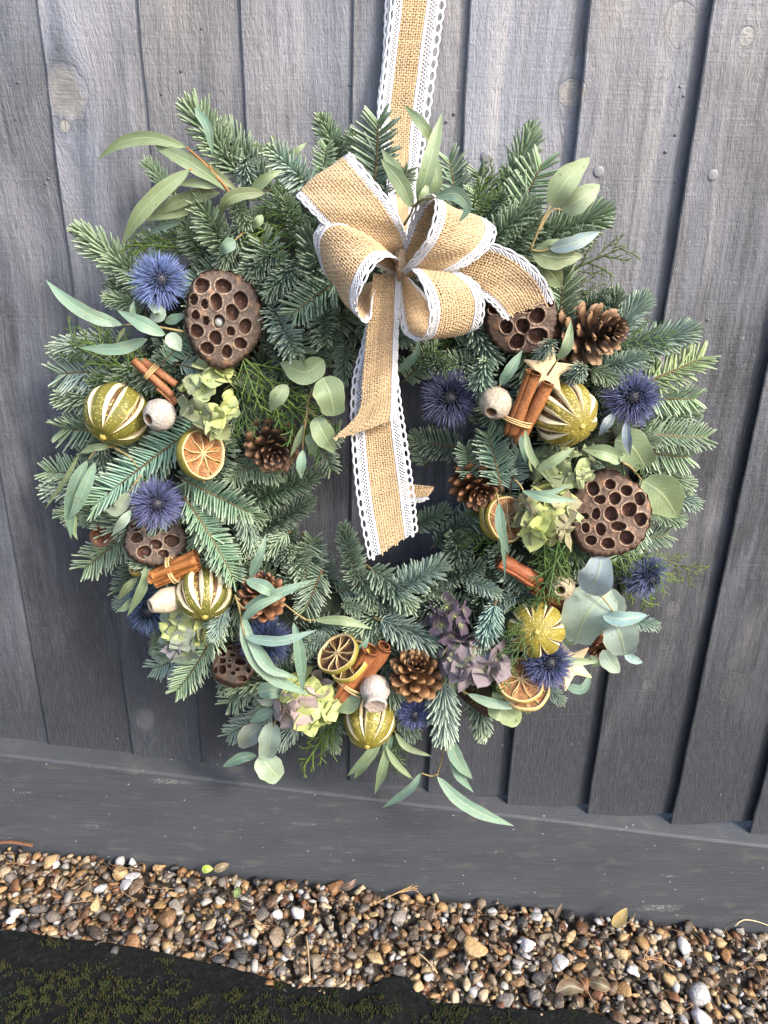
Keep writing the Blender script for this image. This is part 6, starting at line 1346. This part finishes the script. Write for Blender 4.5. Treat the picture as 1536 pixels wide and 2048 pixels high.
# ================================================================== litter on the gravel
M_STRAW = tinted('dry_straw', .7, .3, 600, 0)
n = 150; px = rng.uniform(0, 1536, n); py = rng.uniform(1720, 2040, n); C = []; cols = []
for x, y in zip(px, py):
    g = G(x, y, .008)
    if not on_bed(g.x, g.y, .015) or g.y > -GBF * .01 - .008: continue
    a = rng.uniform(0, math.pi); l = rng.uniform(.006, .022); d = np.array([math.cos(a), math.sin(a), rng.normal(0, .2)]) * l; c = np.array(g[:]) + np.array([0, 0, rng.uniform(-.006, .0)]); bow_ = rng.normal(0, .12, 3) * l
    C.append([c - d, c - d * .3 + bow_ * .7, c + d * .3 + bow_, c + d]); cols.append(np.array((.20, .125, .065)) * rng.uniform(.3, 1.2))
C = np.array(C); C[:, :, 1] = np.minimum(C[:, :, 1], -GBF * .01 - .002); V, F = tubes(C, 0.00045 * rng.uniform(.7, 1.6, (len(C), 1)), sides=4)
lt = addw('plant_litter', V, F, M_STRAW, None, np.repeat(np.array(cols), 16, 0), org=(0, -.15, GZ)); tag(lt, 'dry brown straw and needles scattered over the gravel', 'plant litter', kind='stuff')
def dry_sprig(cx, cy, segs, label, col=(.30, .19, .085), r_=.0007):
    C = np.array([curve(np.array([G(x, y, h)[:] for x, y, h in s]), 8) for s in segs]); V, F = tubes(C, np.linspace(r_, r_ * .6, 8)[None], sides=5)
    o = addw('dry_sprig', V, F, plain('straw_' + str(cx), col, .7, .3, 700), org=np.array(G(cx, cy)[:])); return tag(o, label, 'twig')
dry_sprig(795, 1790, [[(752, 1806, .012), (790, 1788, .014), (835, 1772, .016)], [(790, 1788, .014), (815, 1776, .016), (835, 1778, .016)], [(800, 1785, .014), (830, 1780, .015), (845, 1795, .012)], [(785, 1790, .014), (810, 1778, .016), (825, 1771, .016)]], 'dry straw-coloured sprig lying on the gravel below the long teal leaves')
dry_sprig(1300, 1918, [[(1286, 1922, .012), (1310, 1915, .014), (1330, 1925, .012)], [(1286, 1922, .012), (1305, 1910, .014), (1320, 1905, .014)], [(1286, 1922, .012), (1308, 1919, .014), (1350, 1935, .012)], [(1286, 1922, .012), (1292, 1908, .014), (1296, 1900, .014)]], 'small dry fan-shaped sprig on the gravel at the lower right', (.32, .17, .075))
dry_sprig(1490, 1840, [[(1470, 1852, .010), (1485, 1840, .016), (1510, 1842, .016), (1540, 1852, .012)]], 'pale curved stalk against the gravel board at the right edge', (.5, .4, .25), .0009)
dry_sprig(615, 1900, [[(613, 1872, .014), (617, 1910, .014), (620, 1955, .012)]], 'upright straw lying across the gravel near the path edge', (.36, .26, .16), .0010)
dry_sprig(850, 1920, [[(836, 1905, .012), (858, 1925, .014), (875, 1946, .012)]], 'short straw on the gravel beside the broken path edge', (.5, .36, .2), .0009)
def fallen(name, sp, wid, col, label, cup=.3):
    C = curve(np.array([G(x, y, h)[:] for x, y, h in sp]), 14); T = nrm(np.gradient(C, axis=0)); vw = nrm(np.array(CAM[:]) - C); S = nrm(np.cross(vw, T)); N = np.cross(T, S); tm = np.linspace(0, 1, 14)
    w = np.sin(math.pi * np.clip(tm * .96 + .02, 0, 1) ** .8) ** .8; hw = .5 * wid * mpp(sp[0][0], sp[0][1], 12) * w; v = np.linspace(-1, 1, 7)
    V = C[:, None] + S[:, None] * (v[None, :, None] * hw[:, None, None]) + N[:, None] * (cup * (v ** 2)[None] * hw[:, None])[..., None]
    uv = np.stack([np.repeat(tm, 7), np.tile(v, 14), np.zeros(98)], 1); o = addw(name, V.reshape(-1, 3), [grid_faces(14, 7)], M_LEAF, None, None, uv, color=col, org=C[0]); return tag(o, label, 'leaf')
fallen('fallen_leaf', [(1226, 1852, .010), (1242, 1836, .022), (1254, 1816, .034)], 26, (.40, .26, .075), 'yellow fallen leaf standing up on the gravel against the gravel board')
fallen('fallen_leaf', [(404, 1740, .012), (414, 1738, .015), (426, 1738, .014)], 17, (.27, .36, .015), 'bright lime-green little leaf on the gravel at the left')
fallen('fallen_leaf', [(428, 1740, .012), (442, 1735, .016), (458, 1728, .016)], 18, (.12, .06, .025), 'small curled brown leaf right beside the bright lime-green one')
fallen('fallen_leaf', [(1112, 1985, .002), (1140, 1972, .008), (1168, 1980, .004)], 26, (.085, .028, .014), 'curled rusty brown leaf on the gravel near the path edge', .6)
fallen('fallen_leaf', [(1178, 1962, .002), (1200, 1968, .008), (1222, 1978, .004)], 24, (.10, .035, .016), 'rusty brown leaf curled over pebbles at the lower right', .6)
fallen('fallen_leaf', [(1110, 1838, .012), (1118, 1822, .022), (1125, 1806, .030)], 9, (.11, .04, .025), 'thin red-brown leaf tip standing by the gravel board')
fallen('fallen_leaf', [(685, 1775, .012), (700, 1772, .018), (712, 1758, .022)], 14, (.10, .012, .016), 'dark red scrap of leaf on the gravel below the middle of the gravel board')
fallen('fallen_leaf', [(470, 1795, .012), (475, 1783, .018), (473, 1772, .018)], 14, (.09, .14, .02), 'small green seedling leaf in the gravel left of the middle')
V, F = tubes(curve(np.array([G(-30, 1688, .016)[:], G(20, 1684, .018)[:], G(66, 1691, .014)[:]]), 8)[None], np.full((1, 8), .0028), np.full((1, 8), .0016), sides=6)
tag(addw('bark_strip', V, F, plain('red_bark', (.11, .05, .028), .7, .3, 500, .4), org=np.array(G(0, 1690)[:])), 'reddish strip of bark lying along the gravel board at the far left', 'bark')
